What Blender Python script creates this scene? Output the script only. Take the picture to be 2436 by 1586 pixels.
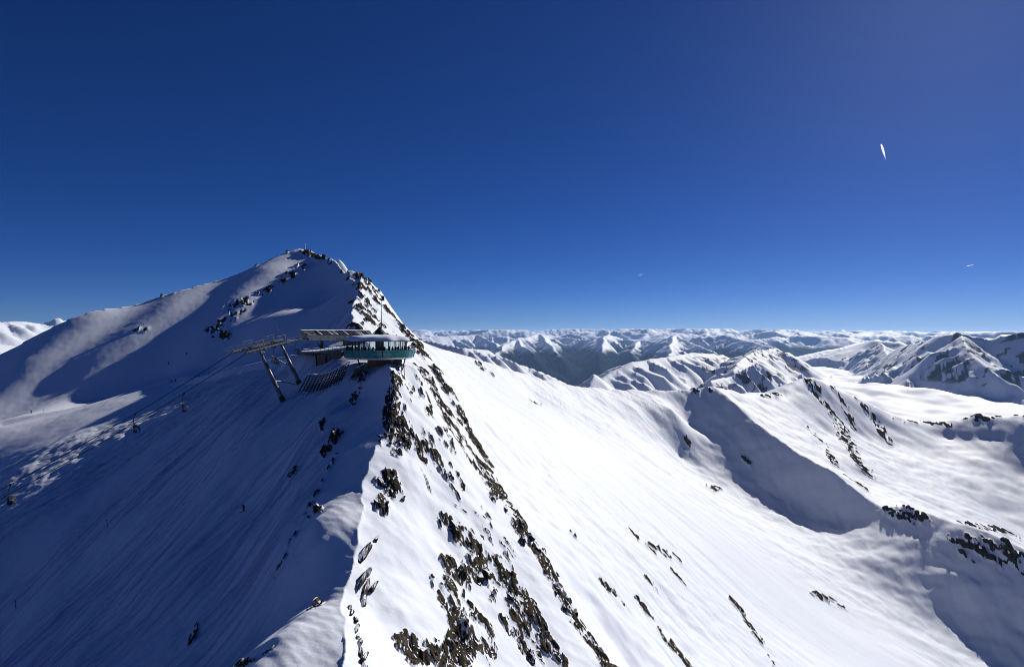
import bpy, bmesh, math, random
import numpy as np
from mathutils import Vector, Matrix

for o in list(bpy.data.objects):
    bpy.data.objects.remove(o, do_unlink=True)
SC = bpy.context.scene
COL = SC.collection
rad = math.radians

# ------------------------------------------------------------------ camera
cam_d = bpy.data.cameras.new("camera")
cam_d.lens = 20.0
cam_d.sensor_width = 36.0
cam_d.clip_start = 0.5
cam_d.clip_end = 400000.0
cam = bpy.data.objects.new("camera", cam_d)
COL.objects.link(cam)
cam.location = (0, 0, 0)
cam.rotation_euler = (rad(90), 0, 0)
SC.camera = cam
FPX = 20.0 / 36.0 * 2436.0          # focal length in photograph pixels

# ------------------------------------------------------------------ sky, sun, exposure
SUN_AZ, SUN_EL = rad(38.6), rad(28.3)      # azimuth from +Y towards +X
world = bpy.data.worlds.new("World")
SC.world = world
world.use_nodes = True
wn = world.node_tree.nodes
wn.clear()
sky = wn.new("ShaderNodeTexSky")
sky.sky_type = 'NISHITA'
sky.sun_disc = False
sky.sun_elevation = SUN_EL
sky.sun_rotation = SUN_AZ
sky.altitude = 3100
sky.air_density = 0.7
sky.dust_density = 1.0
sky.ozone_density = 10.0
bg = wn.new("ShaderNodeBackground")
bg.inputs[1].default_value = 0.056
wo = wn.new("ShaderNodeOutputWorld")
hs = wn.new("ShaderNodeHueSaturation")
hs.inputs["Hue"].default_value = 0.511
hs.inputs["Saturation"].default_value = 1.10
world.node_tree.links.new(sky.outputs[0], hs.inputs["Color"])
world.node_tree.links.new(hs.outputs[0], bg.inputs[0])
world.node_tree.links.new(bg.outputs[0], wo.inputs[0])

sun_d = bpy.data.lights.new("sun", 'SUN')
sun_d.energy = 5.0
sun_d.angle = rad(0.5)
sun_d.color = (1.0, 0.95, 0.88)
sun = bpy.data.objects.new("sun", sun_d)
COL.objects.link(sun)
SUN = Vector((math.sin(SUN_AZ) * math.cos(SUN_EL), math.cos(SUN_AZ) * math.cos(SUN_EL), math.sin(SUN_EL)))
sun.rotation_euler = SUN.to_track_quat('Z', 'Y').to_euler()
sun.location = (200, 260, 300)

SC.view_settings.view_transform = 'Standard'
SC.view_settings.look = 'None'
SC.view_settings.exposure = 0.03
SC.view_settings.gamma = 1.0
SC.view_settings.use_curve_mapping = False
SC.render.engine = 'CYCLES'
SC.cycles.use_denoising = True
SC.cycles.filter_width = 0.9
SC.cycles.max_bounces = 6
SC.cycles.diffuse_bounces = 1
SC.cycles.volume_bounces = 1
SC.cycles.transparent_max_bounces = 12
SC.cycles.caustics_reflective = False
SC.cycles.caustics_refractive = False

# ------------------------------------------------------------------ noise in numpy
def _hash(ix, iy, seed):
    h = (ix.astype(np.int64) * 374761393 + iy.astype(np.int64) * 668265263 + seed * 974634777) & 0xFFFFFFFF
    h = ((h ^ (h >> 13)) * 1274126177) & 0xFFFFFFFF
    return (h ^ (h >> 16)) & 0xFFFFFFFF

def perlin(x, y, seed=0):
    ix = np.floor(x); iy = np.floor(y)
    fx = x - ix; fy = y - iy
    ux = fx * fx * fx * (fx * (fx * 6 - 15) + 10)
    uy = fy * fy * fy * (fy * (fy * 6 - 15) + 10)
    def g(ax, ay, dx, dy):
        a = _hash(ax, ay, seed).astype(np.float64) * (2 * math.pi / 4294967296.0)
        return np.cos(a) * dx + np.sin(a) * dy
    n00 = g(ix, iy, fx, fy); n10 = g(ix + 1, iy, fx - 1, fy)
    n01 = g(ix, iy + 1, fx, fy - 1); n11 = g(ix + 1, iy + 1, fx - 1, fy - 1)
    a = n00 + ux * (n10 - n00); b = n01 + ux * (n11 - n01)
    return (a + uy * (b - a)) * 1.45

def fbm(x, y, octv=4, seed=0, gain=0.5):
    s = 0.0; a = 1.0; f = 1.0
    for i in range(octv):
        s = s + a * perlin(x * f + 17.3 * i, y * f - 9.1 * i, seed + i)
        a *= gain; f *= 2.03
    return s

def ridged(x, y, octv=5, seed=0, gain=0.5):
    s = 0.0; a = 1.0; f = 1.0; w = 1.0; tot = 0.0
    for i in range(octv):
        n = 1.0 - np.abs(perlin(x * f + 31.7 * i, y * f + 12.9 * i, seed + i))
        n = n * n * w
        s = s + a * n; tot += a
        w = np.clip(n * 1.6, 0, 1)
        a *= gain; f *= 2.1
    return s / tot

def cells(x, y, seed=0):
    """jittered cells: random value of the nearest cell, a second one, and the gap to the next cell"""
    ix = np.floor(x); iy = np.floor(y)
    f1 = np.full(x.shape, 9.0); f2 = np.full(x.shape, 9.0); v1 = np.zeros(x.shape); v2 = np.zeros(x.shape)
    for dx in (-1, 0, 1):
        for dy in (-1, 0, 1):
            h = _hash(ix + dx, iy + dy, seed)
            jx = (h & 0xFFFF) / 65536.0; jy = ((h >> 16) & 0xFFFF) / 65536.0
            d = np.hypot(ix + dx + jx - x, iy + dy + jy - y)
            h2 = _hash(ix + dx, iy + dy, seed + 7)
            n = d < f1
            f2 = np.where(n, f1, np.minimum(f2, d))
            v1 = np.where(n, (h2 & 0xFFFF) / 65536.0, v1); v2 = np.where(n, ((h2 >> 16) & 0xFFFF) / 65536.0, v2)
            f1 = np.where(n, d, f1)
    return v1, v2, f2 - f1

def creased(x, y, octv=5, seed=0, gain=0.5):
    s = 0.0; a = 1.0; f = 1.0; tot = 0.0
    for i in range(octv):
        s = s + a * (1.0 - 2.0 * np.abs(perlin(x * f + 31.7 * i, y * f + 12.9 * i, seed + i)))
        tot += a; a *= gain; f *= 2.1
    return s / tot

def sstep(a, b, x):
    t = np.clip((x - a) / (b - a), 0, 1)
    return t * t * (3 - 2 * t)

# ------------------------------------------------------------------ survey points: (photo pixel, distance ahead) -> metres
def P(px, py, d):
    return ((px - 1218.0) / FPX * d, float(d), (793.0 - py) / FPX * d)

def densify(pts, step):
    out = [pts[0]]
    for a, b in zip(pts[:-1], pts[1:]):
        L = math.hypot(b[0] - a[0], b[1] - a[1])
        n = max(1, int(round(L / step)))
        for k in range(1, n + 1):
            t = k / n
            out.append(tuple(a[i] + (b[i] - a[i]) * t for i in range(3)))
    return out

class RBF:
    def __init__(s, pts, smooth=0.0):
        p = np.array(pts, float)
        # drop near duplicates
        keep = []
        for q in p:
            if all((q[0]-k[0])**2 + (q[1]-k[1])**2 > 1.0 for k in keep):
                keep.append(q)
        p = np.array(keep)
        s.sc = 100.0
        s.x = p[:, 0] / s.sc; s.y = p[:, 1] / s.sc
        n = len(p)
        r = np.hypot(s.x[:, None] - s.x[None], s.y[:, None] - s.y[None])
        A = np.zeros((n + 3, n + 3))
        A[:n, :n] = -r * np.sqrt(r) if False else r ** 1.4 * -1.0
        A[:n, :n] += np.eye(n) * smooth
        A[:n, n] = A[n, :n] = 1
        A[:n, n+1] = A[n+1, :n] = s.x
        A[:n, n+2] = A[n+2, :n] = s.y
        s.w = np.linalg.solve(A, np.concatenate([p[:, 2], np.zeros(3)]))
    def __call__(s, x, y):
        x = np.asarray(x, float) / s.sc; y = np.asarray(y, float) / s.sc
        n = len(s.x)
        out = s.w[n] + s.w[n+1] * x + s.w[n+2] * y
        for i in range(n):
            r2 = (x - s.x[i]) ** 2 + (y - s.y[i]) ** 2
            out = out - s.w[i] * r2 ** 0.7
        return out

def in_poly(x, y, poly):
    inside = np.zeros(x.shape, bool)
    n = len(poly)
    for i in range(n):
        x0, y0 = poly[i][:2]; x1, y1 = poly[(i + 1) % n][:2]
        if y0 == y1:
            continue
        c = ((y0 > y) != (y1 > y)) & (x < (x1 - x0) * (y - y0) / (y1 - y0) + x0)
        inside ^= c
    return inside

def dist_line(x, y, pts):
    """distance to a polyline, and the height of the nearest point on it"""
    best = np.full(x.shape, 1e18); z = np.zeros(x.shape)
    for a, b in zip(pts[:-1], pts[1:]):
        dx, dy = b[0] - a[0], b[1] - a[1]
        L2 = dx * dx + dy * dy + 1e-9
        t = np.clip(((x - a[0]) * dx + (y - a[1]) * dy) / L2, 0, 1)
        d = (x - a[0] - t * dx) ** 2 + (y - a[1] - t * dy) ** 2
        m = d < best
        best = np.where(m, d, best)
        z = np.where(m, a[2] + t * (b[2] - a[2]), z)
    return np.sqrt(best), z

# main crest, from behind the camera past the restaurant up to the summit, then down the skyline to the left
CREST_A = [(30, -400, 0), (0, -120, -22), (-10, 0, -31), (-14, 30, -33.2), P(806, 1586, 58), P(819, 1412, 75), P(849, 1302, 85),
           P(861, 1212, 95), P(861, 1151, 102), P(876, 1098, 109), P(899, 1057, 116), P(920, 1030, 121), P(930, 970, 128),
           P(934, 929, 133), P(938, 889, 138), P(925, 868, 143), P(905, 858, 155), P(880, 824, 178), P(842, 775, 212), P(836, 737, 250),
           P(853, 696, 295), P(866, 658, 335), P(846, 672, 362), P(822, 650, 395), P(800, 628, 425), P(780, 620, 445),
           P(745, 601, 475), P(712, 600, 484), P(675, 611, 474)]
SKY_L = [P(640, 622, 462), P(600, 639, 447), P(560, 656, 435), P(500, 680, 424), P(420, 702, 408), P(350, 720, 396), P(300, 734, 386),
         P(230, 749, 374), P(170, 766, 364), P(100, 797, 352), P(0, 848, 338), P(-140, 915, 322), (-420, 250, -70), (-620, 60, -140), (-1000, -300, -260)]
CREST_A = CREST_A + SKY_L
KNOB_I = 21                                # index of the rocky knob where the cirque rim leaves the crest
CREST_B = [CREST_A[KNOB_I], P(905, 690, 330), P(940, 742, 326), P(968, 780, 326), P(990, 803, 332), P(1030, 830, 372), P(1075, 836, 425), P(1110, 845, 450), P(1160, 862, 480),
           P(1250, 890, 545), P(1340, 913, 625), P(1440, 926, 705), P(1530, 926, 765), P(1600, 928, 785), P(1650, 926, 800), P(1702, 920, 800),
           P(1745, 955, 770), P(1782, 990, 742), P(1835, 1033, 705), P(1905, 1080, 660), P(1981, 1121, 622), P(2034, 1165, 592), P(2101, 1207, 560),
           P(2135, 1205, 552), P(2170, 1208, 545), P(2250, 1234, 522), P(2330, 1256, 502), P(2436, 1302, 480), P(2600, 1400, 450),
           (520, 300, -240), (620, 0, -280), (800, -400, -330)]
FAR_L = [(-2500, -900, 0), (-2500, -2500, 0), (30, -2500, 0)]
POLY_L = CREST_A + FAR_L
POLY_M = CREST_A[:KNOB_I] + CREST_B + [(800, -2500, 0), (30, -2500, 0)]

PISTE = [P(-100, 1045, 240), P(0, 1018, 250), P(100, 995, 258), P(200, 970, 266), P(300, 943, 276), P(400, 914, 285), P(450, 905, 280), P(500, 894, 268), P(560, 880, 248), P(620, 867, 226), P(670, 856, 208), P(720, 846, 188), P(760, 842, 176)]

# ------------------------------------------------------------------ far country, metres
def km(px, py, d):
    return P(px, py, d * 1000.0)

MID_RIDGES = [   # points, slope, jag
    ([km(1690, 905, 2.3), km(1735, 895, 2.5), km(1800, 860, 2.6), km(1850, 905, 2.55), km(1880, 930, 2.5)], 0.80, 1.0),
    ([km(1395, 905, 1.75), km(1412, 884, 1.8), km(1440, 905, 1.85)], 0.62, 0.5),
    ([km(1430, 900, 2.9), km(1500, 860, 3.2), km(1570, 848, 3.5), km(1650, 838, 3.9), km(1720, 842, 4.3)], 0.50, 0.8),
    ([km(1740, 880, 3.2), km(1760, 852, 3.5), km(1800, 832, 4.0), km(1850, 828, 4.6)], 0.5, 0.8),
    ([km(1020, 808, 2.6), km(1101, 826, 2.5), km(1161, 832, 2.7), km(1210, 861, 2.9), km(1252, 870, 3.1), km(1325, 900, 3.2), km(1380, 925, 3.3)], 0.62, 0.5),
    ([km(2040, 818, 6.2), km(2085, 808, 5.8), km(2140, 812, 5.6)], 0.34, 0.3),
    ([km(2090, 812, 5.4), km(2105, 832, 4.8), km(2130, 868, 4.1), km(2160, 905, 3.5), km(2185, 945, 3.05)], 0.72, 1.0),
    ([km(2105, 832, 4.8), km(2150, 850, 4.9), km(2180, 878, 4.6)], 0.7, 1.0),
    ([km(2140, 824, 4.4), km(2185, 815, 4.0), km(2230, 797, 3.75), km(2275, 789, 3.6), km(2310, 799, 3.55), km(2345, 804, 3.5), km(2400, 792, 3.4), km(2436, 788, 3.35), km(2600, 770, 3.2), km(3000, 740, 2.9)], 0.72, 0.39),
    ([km(2285, 797, 3.5), km(2320, 850, 3.15), km(2365, 895, 2.9)], 0.6, 1.0),
    ([km(1880, 850, 7.0), km(1940, 838, 7.4), km(2010, 822, 7.8), km(2060, 812, 8.2)], 0.45, 0.8),
    # left of the skyline
    ([km(-200, 740, 4.0), km(-60, 770, 4.2), km(40, 762, 4.6), km(95, 768, 4.9), km(160, 800, 5.0)], 0.42, 0.8),
    ([km(90, 775, 8.0), km(140, 754, 8.0), km(200, 775, 8.4)], 0.7, 1.0),
    ([km(-50, 810, 2.2), km(30, 822, 2.3), km(80, 830, 2.4)], 0.3, 0.3),
    # ranges beyond the deep valley
    ([km(960, 800, 15), km(1040, 800, 16), km(1086, 797, 17), km(1131, 795, 18), km(1180, 815, 16)], 0.66, 1.0),
    ([km(1160, 850, 11), km(1195, 825, 13), km(1231, 803, 15), km(1279, 792, 17), km(1313, 797, 18), km(1343, 801, 18)], 0.72, 1.0),
    ([km(1231, 803, 15), km(1262, 835, 12.5), km(1290, 868, 11)], 0.78, 1.0),
    ([km(1279, 792, 17), km(1318, 830, 13.5), km(1345, 862, 11.5)], 0.78, 1.0),
    ([km(1343, 801, 18), km(1400, 806, 17), km(1446, 793, 17), km(1480, 806, 17), km(1521, 806, 17)], 0.72, 1.0),
    ([km(1446, 793, 17), km(1430, 830, 13.5), km(1425, 868, 11)], 0.78, 1.0),
    ([km(1521, 806, 17), km(1500, 840, 13), km(1520, 862, 10.5)], 0.78, 1.0),
    ([km(1521, 806, 17), km(1560, 812, 15), km(1609, 794, 14), km(1650, 815, 13), km(1690, 835, 11)], 0.7, 1.0),
    ([km(1609, 794, 14), km(1590, 830, 11), km(1600, 850, 9)], 0.75, 1.0),
    ([km(1650, 800, 15), km(1720, 795, 15), km(1760, 805, 14), km(1800, 815, 13), km(1850, 826, 11)], 0.66, 1.0),
    ([km(1760, 797, 25), km(1850, 796, 25), km(1950, 801, 24)], 0.5, 0.8),
    ([km(1425, 786, 23), km(1447, 780, 23), km(1460, 787, 23), km(1479, 781, 23), km(1505, 787, 23)], 1.3, 0.8),
]

# row upon row of summits out to the horizon
_rr = random.Random(77)
for _k in range(64):
    _d = _rr.uniform(19, 44)
    _px = _rr.uniform(930, 2330); _w = _rr.uniform(18, 55) * 22 / _d * 1.3
    _py = _rr.uniform(784.5, 797) + (5 if _px > 1800 else 0) + (4 if _d < 26 else 0)
    _py = max(_py, 793 - 225.0 / (_d * 1000) * FPX)
    _t = _rr.uniform(-0.08, 0.08)
    MID_RIDGES.append(([km(_px - _w, _py + _rr.uniform(4, 11), _d * (1 - _t)), km(_px, _py, _d), km(_px + 0.4 * _w, _py + _rr.uniform(2, 6), _d * (1 + 0.5 * _t)), km(_px + _w, _py + _rr.uniform(5, 12), _d * (1 + _t))], _rr.uniform(0.55, 0.8), 0.8))

# side spurs: sharp ribs falling away from every main ridge, so that the faces break into facets
_rs = random.Random(12)
SPURS = []
for _pts, _sl, _jag in MID_RIDGES:
    _dm = sum(p[1] for p in _pts) / len(_pts)
    if _dm < 2200 or _jag < 0.4 or _dm > 30000:
        continue
    _S = _dm * 0.020
    _line = densify(_pts, _S)
    for _i in range(len(_line) - 1):
        a, b = _line[_i], _line[_i + 1]
        L = math.hypot(b[0] - a[0], b[1] - a[1]) + 1e-6
        tx, ty = (b[0] - a[0]) / L, (b[1] - a[1]) / L
        for side in (-1, 1):
            if _rs.random() < 0.30:
                continue
            q = _rs.uniform(0.1, 0.9)
            p0 = tuple(a[k] + (b[k] - a[k]) * q for k in range(3))
            ang = _rs.uniform(-0.55, 0.55)
            nx, ny = -ty * side, tx * side
            dx, dy = nx * math.cos(ang) - ny * math.sin(ang), nx * math.sin(ang) + ny * math.cos(ang)
            ln = _S * _rs.uniform(0.5, 2.8)
            fall = _sl * _rs.uniform(0.50, 0.72)
            bend = _rs.uniform(-0.35, 0.35)
            p1 = (p0[0] + dx * ln * 0.5, p0[1] + dy * ln * 0.5, p0[2] - fall * ln * 0.5 * _rs.uniform(0.8, 1.2) - 0.02 * _S)
            dx, dy = dx * math.cos(bend) - dy * math.sin(bend), dx * math.sin(bend) + dy * math.cos(bend)
            p2 = (p1[0] + dx * ln * 0.5, p1[1] + dy * ln * 0.5, p0[2] - fall * ln)
            SPURS.append(([p0, p1, p2], _sl * _rs.uniform(1.05, 1.35), 0.35 * _jag))

def far_height(x, y):
    """country beyond the rim"""
    r = np.hypot(x, y)
    az = x / np.maximum(y, 1.0)
    # floor: a high snow basin to the right, a deep wooded valley in the middle
    right = sstep(0.10, 0.27, az + 0.04 * perlin(x / 900, y / 900, 3))
    basin = -335 + 50 * perlin(x / 900, y / 1300, 5) + 26 * fbm(x / 330, y / 400, 3, 6)
    basin = basin + 0.010 * (r - 2500)
    deep = -420 - 1050 * sstep(1600, 7500, r) + 60 * perlin(x / 1500, y / 1500, 8)
    lefty = -230 + 30 * perlin(x / 800, y / 800, 9) - 250 * sstep(4500, 9000, r)
    z = deep + (basin - deep) * right * (1 - 0.75 * sstep(5500, 9500, r))
    lw = sstep(-0.45, -0.7, az)
    z = z + (lefty - z) * lw
    # generic ranges far out
    amp = sstep(14000, 24000, r)
    far = creased(x / 5200, y / 6200, 7, 31, 0.55)
    env = -650 + 0.0015 * r
    top = 60 + 0.0045 * np.minimum(r, 42000) + 90 * perlin(x / 16000, y / 16000, 41) - 0.0048 * np.minimum(r, 42000) * sstep(0.15, 0.9, az)
    top = np.minimum(top, 235)
    farz = env + (top - env) * np.clip((far + 0.05) / 0.85, 0, 1.05)
    z = z + (np.maximum(farz, z) - z) * amp
    # natural ridge lines: a domain warp and ridged relief at three sizes, picked by how far off a ridge stands
    CL = {}
    for ci, (s, lo, hi) in enumerate(((0.16, 0, 4200), (0.42, 1500, 9500), (1.25, 3500, 1e9))):
        mm = (r >= lo) & (r < hi)
        xx, yy = x[mm], y[mm]
        full = [np.zeros(x.shape) for _ in range(3)]
        full[0][mm] = 70 * s * fbm(xx / (1300 * s), yy / (1300 * s), 2, 11)
        full[1][mm] = 70 * s * fbm(xx / (1300 * s), yy / (1300 * s), 2, 15)
        full[2][mm] = creased(xx / (800 * s), yy / (800 * s), 6, 21, 0.56)
        CL[ci] = full
    for pts, sl, jag in MID_RIDGES + SPURS:
        pa = np.array(pts)
        dm = pa[:, 1].mean()
        wxx, wyy, rn = CL[0 if dm < 2800 else (1 if dm < 6500 else 2)]
        sc_ = 0.16 if dm < 2800 else (0.42 if dm < 6500 else 1.25)
        x0, x1 = pa[:, 0].min(), pa[:, 0].max(); y0, y1 = pa[:, 1].min(), pa[:, 1].max()
        reach = min((pa[:, 2].max() + 1600) / sl, 0.16 * pa[:, 1].max() + 300 if len(pts) != 3 else 0.09 * pa[:, 1].max())
        m = (x > x0 - reach) & (x < x1 + reach) & (y > y0 - reach) & (y < y1 + reach)
        if not m.any():
            continue
        d, cz = dist_line(x[m] + wxx[m], y[m] + wyy[m], pts)
        h = cz - sl * 1.3 * d * (1.08 - 0.42 * np.clip(d / (1800.0 * sc_), 0, 1)) + jag * sl * (50 * sc_ + np.minimum(d, 700 * sc_)) * (1.0 if jag == 0.39 else (0.75 if dm < 6500 else 0.8)) * (rn[m] - 0.55)
        zz = z[m]
        k = 2.0 + 0.0003 * dm
        t = np.clip(0.5 + 0.5 * (h - zz) / k, 0, 1)
        z[m] = zz + (h - zz) * t + k * t * (1 - t) * 0.5
    return z

# ------------------------------------------------------------------ near terrain from the survey points
def offset_points(line, side, dist, drop, step=40):
    out = []
    pts = densify(line, step)
    for a, b in zip(pts[:-1], pts[1:]):
        dx, dy = b[0] - a[0], b[1] - a[1]
        L = math.hypot(dx, dy) + 1e-9
        out.append(((a[0] + b[0]) / 2 + side * dy / L * dist, (a[1] + b[1]) / 2 - side * dx / L * dist, (a[2] + b[2]) / 2 - drop))
    return out

SX, SY = math.sin(SUN_AZ), math.cos(SUN_AZ)
PTS_L = densify(CREST_A[3:KNOB_I + 8], 7) + densify(CREST_A[KNOB_I + 7:-2], 14) + [CREST_A[i] for i in (0, 1, 2, -2, -1)]
PTS_L += [
    # snow shoulders left of the near crest
    P(668, 1508, 66), P(640, 1586, 60), P(740, 1460, 70), P(751, 1235, 93), P(742, 1300, 86), P(800, 1190, 98),
    P(770, 1390, 80), P(850, 1110, 110), (-24, 40, -36), (-20, 10, -36),
    # steep shaded flank
    P(700, 1440, 82), P(560, 1586, 76), P(620, 1500, 82), P(680, 1330, 92), P(690, 1210, 106), P(790, 1130, 112), P(800, 1060, 120), P(780, 990, 129), P(860, 950, 136),
    P(581, 1215, 118), P(450, 1586, 85), P(600, 1400, 95), P(300, 1363, 118), P(150, 1500, 112), P(0, 1586, 110), P(430, 1250, 122), P(480, 1120, 140),
    P(640, 1090, 128), P(700, 1050, 129), P(620, 1010, 140), P(560, 1040, 142), P(675, 957, 149), P(712, 915, 160), P(720, 938, 149), P(770, 925, 146), P(830, 905, 144), P(720, 880, 160), P(830, 868, 152), P(790, 862, 160),
    P(270, 1115, 167), P(120, 1200, 156), P(0, 1295, 147), P(-200, 1420, 138), P(-200, 1700, 120), (-160, 60, -112), (-110, 20, -98), (-60, 0, -68),
    P(430, 1000, 179), P(560, 930, 179), P(640, 900, 178),
    # grazing strip below the piste
    P(0, 1150, 181), P(120, 1060, 205), P(200, 1040, 204), P(300, 1000, 218), P(250, 1070, 184), P(400, 960, 226), P(480, 935, 216), P(560, 900, 204), P(-150, 1180, 203),
    # piste edge
    P(-100, 1045, 240), P(0, 1018, 250), P(100, 995, 258), P(200, 970, 266), P(300, 943, 276), P(400, 914, 285), P(450, 905, 280), P(500, 894, 268), P(560, 880, 248), P(620, 867, 226), P(670, 856, 208), P(720, 846, 188), P(760, 846, 176),
    P(800, 846, 168),
    # hollow just behind the piste
    P(0, 1015, 268), P(200, 963, 290), P(400, 905, 312), P(520, 886, 298), P(620, 860, 258), P(720, 838, 216), P(800, 815, 205),
]
# upper flank under the skyline: runs down away from the sun
PTS_L += [P(820, 790, 222), P(780, 800, 240), P(700, 810, 262), P(760, 740, 300), P(640, 830, 275), P(560, 850, 292), P(700, 750, 320), P(620, 770, 330),
          P(480, 860, 312), P(380, 885, 318), P(260, 915, 308), P(140, 950, 296), P(60, 930, 302), P(40, 880, 318),
          P(200, 860, 324), P(320, 820, 340), P(450, 790, 350), P(540, 770, 352), P(430, 750, 372), P(300, 780, 360), P(560, 720, 382), P(640, 690, 400), P(700, 680, 402), P(760, 660, 412), P(790, 690, 385), P(810, 720, 345), P(740, 630, 448),
          P(160, 800, 350), P(80, 850, 330), P(640, 650, 430),
          P(-150, 980, 300), (-420, 120, -150), (-500, -100, -220), (-300, -100, -190), (-800, -700, -330), (-200, -500, -150), (-100, -200, -100)]

RIB = [P(985, 802, 288), P(1015, 840, 262), P(1045, 880, 240), P(1090, 945, 214), P(1125, 1020, 190), P(1160, 1100, 168), P(1210, 1180, 150), P(1260, 1250, 136), P(1340, 1400, 116), P(1430, 1560, 99), (19, 75, -56), (25, 40, -58)]
PTS_M = densify(CREST_A[3:KNOB_I + 1], 7) + [CREST_A[i] for i in (0, 1, 2)] + densify(CREST_B[:9], 12) + densify(CREST_B[8:-4], 25) + CREST_B[-3:] + densify(RIB, 16)
PTS_M += [
    # snow tongue and rock face right of the crest
    P(960, 1100, 113), P(985, 1250, 98), P(960, 1450, 78), P(980, 1586, 69), P(1060, 1300, 103), P(1100, 1450, 90), P(1150, 1586, 82), P(1300, 1586, 91), P(1060, 1150, 120), P(1000, 960, 140), P(990, 880, 152), P(1060, 1000, 152),
    # smooth slope beyond the rib
    P(1500, 1586, 124), P(1620, 1586, 160), P(1800, 1586, 222), P(2000, 1586, 298), P(2200, 1586, 362), P(2330, 1586, 398),
    P(1440, 1450, 132), P(1600, 1450, 205), P(1800, 1450, 305), P(2000, 1470, 385), P(1400, 1300, 162), P(1500, 1300, 225), P(1620, 1300, 305), P(1750, 1300, 395), P(1880, 1320, 468),
    P(1300, 1180, 190), P(1400, 1180, 258), P(1550, 1180, 380), P(1700, 1200, 500), P(1240, 1100, 208), P(1350, 1090, 300), P(1500, 1090, 455), P(1190, 1000, 250), P(1300, 1000, 370), P(1450, 1010, 540),
    P(1110, 900, 330), P(1180, 930, 400), P(1280, 950, 490), P(1080, 870, 330), P(1380, 965, 580), P(1500, 965, 680), P(1600, 975, 720),
    # valley bottom and the shaded slope under the spur
    P(2290, 1500, 432), P(2150, 1430, 456), P(1950, 1322, 502), P(1830, 1243, 562), P(1720, 1160, 628), P(1620, 1085, 668), P(1640, 1010, 738), P(1720, 1060, 704), P(1800, 1120, 664), P(1900, 1190, 614), P(2000, 1240, 570), P(2050, 1280, 532),
    P(2200, 1330, 490), P(2330, 1400, 455), P(2436, 1500, 430), P(2080, 1330, 497),
    (340, 300, -262), (380, 150, -290), (300, 200, -232), (200, 150, -170), (120, 100, -122), (60, 60, -84), (60, 0, -84), (200, 0, -190), (400, -200, -320), (150, -300, -170),
]
RIDGE_D = [P(1702, 920, 800), P(1760, 935, 855), P(1850, 936, 930), P(1900, 915, 970), P(1935, 900, 1000), P(1990, 922, 1040), P(2060, 955, 1070), P(2130, 993, 1090), P(2200, 1006, 1085), P(2245, 1000, 1072), P(2300, 992, 1050), P(2330, 985, 1040), P(2380, 992, 1020), P(2436, 985, 1000), P(2600, 960, 960), (1300, 800, -120)]
PTS_F = [p for p in CREST_A[KNOB_I:-2]] + densify(CREST_B[:9], 25) + densify(CREST_B[8:-3], 30) + CREST_B[-3:] + densify(RIDGE_D, 30)
PTS_F += [P(2000, 1100, 715), P(2050, 1140, 700), P(2110, 1170, 680), P(2200, 1180, 700), P(2330, 1215, 730), P(2436, 1262, 720), P(2150, 1085, 880), P(2050, 1040, 930), P(1960, 1020, 860), P(1880, 1010, 800), P(1820, 960, 850), P(1760, 960, 800), P(2080, 1000, 1010),
          P(2250, 1085, 930), P(2350, 1100, 900), P(2436, 1130, 880), P(2250, 1040, 1010), P(2350, 1040, 980), P(2000, 960, 990), P(1940, 940, 960), P(2300, 1150, 820), P(2436, 1200, 790),
          (900, 500, -330), (1100, 200, -380), (760, 300, -330), (700, 0, -320)]
PTS_F += [(-76, 400, 2), (-62, 372, -6), (-66, 345, -4), (-92, 432, 4), (-66, 450, -16), (-112, 482, 8), (-100, 560, -40), (-40, 520, -46), (-160, 570, -8), (-90, 372, 14)]
PTS_F += offset_points(CREST_B[5:16], -1, 90, 62, 80) + offset_points(CREST_B[5:16], -1, 260, 150, 120)
PTS_F += offset_points(CREST_A[KNOB_I + 6:-4], 1, 70, 45, 50) + offset_points(CREST_A[KNOB_I + 8:-4], 1, 220, 120, 90)
PTS_F += offset_points(RIDGE_D[3:-1], -1, 90, 60, 70) + offset_points(RIDGE_D[3:-1], -1, 300, 160, 120)
ring = []
for a in np.linspace(-1.5, 1.75, 40):
    for rr in (1750., 2400.):
        ring.append((rr * math.sin(a), rr * math.cos(a)))
ring = np.array(ring)
rz = far_height(ring[:, 0].copy(), ring[:, 1].copy())
PTS_F += [(a[0], a[1], b) for a, b in zip(ring, rz)]

RL, RM, RF = RBF(PTS_L), RBF(PTS_M), RBF(PTS_F)

def base_height(x, y):
    """smooth height of the land and the region index (0 left flank, 1 bowl, 2 beyond)"""
    x = np.asarray(x, float); y = np.asarray(y, float)
    z = np.zeros(x.shape); reg = np.full(x.shape, 2, np.int8)
    r = np.hypot(x, y)
    near = r < 1900
    wv = 1 - sstep(200, 420, r)
    x0_, y0_ = x, y
    x = x0_ + wv * (1.1 * perlin(x0_ / 11, y0_ / 13, 301) + 0.45 * perlin(x0_ / 4, y0_ / 4.5, 302))
    y = y0_ + wv * (0.8 * perlin(x0_ / 12, y0_ / 12, 303))
    inL = np.zeros(x.shape, bool); inM = np.zeros(x.shape, bool)
    inL[near] = in_poly(x[near], y[near], POLY_L)
    inM[near] = in_poly(x[near], y[near], POLY_M) & ~inL[near]
    reg[inL] = 0; reg[inM] = 1
    z[inL] = RL(x[inL], y[inL]); z[inM] = RM(x[inM], y[inM])
    f = ~inL & ~inM
    fn = f & (r < 1900)
    if fn.any():
        z[fn] = RF(x[fn], y[fn])
    ff = f & (r > 1400)
    if ff.any():
        g = far_height(x[ff], y[ff])
        w = sstep(1400, 1900, r[ff])
        z[ff] = np.where(r[ff] < 1900, z[ff] * (1 - w) + g * w, g)
    # beyond 1.4 km the left and bowl sheets also fade into the open country
    return z, reg

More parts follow.
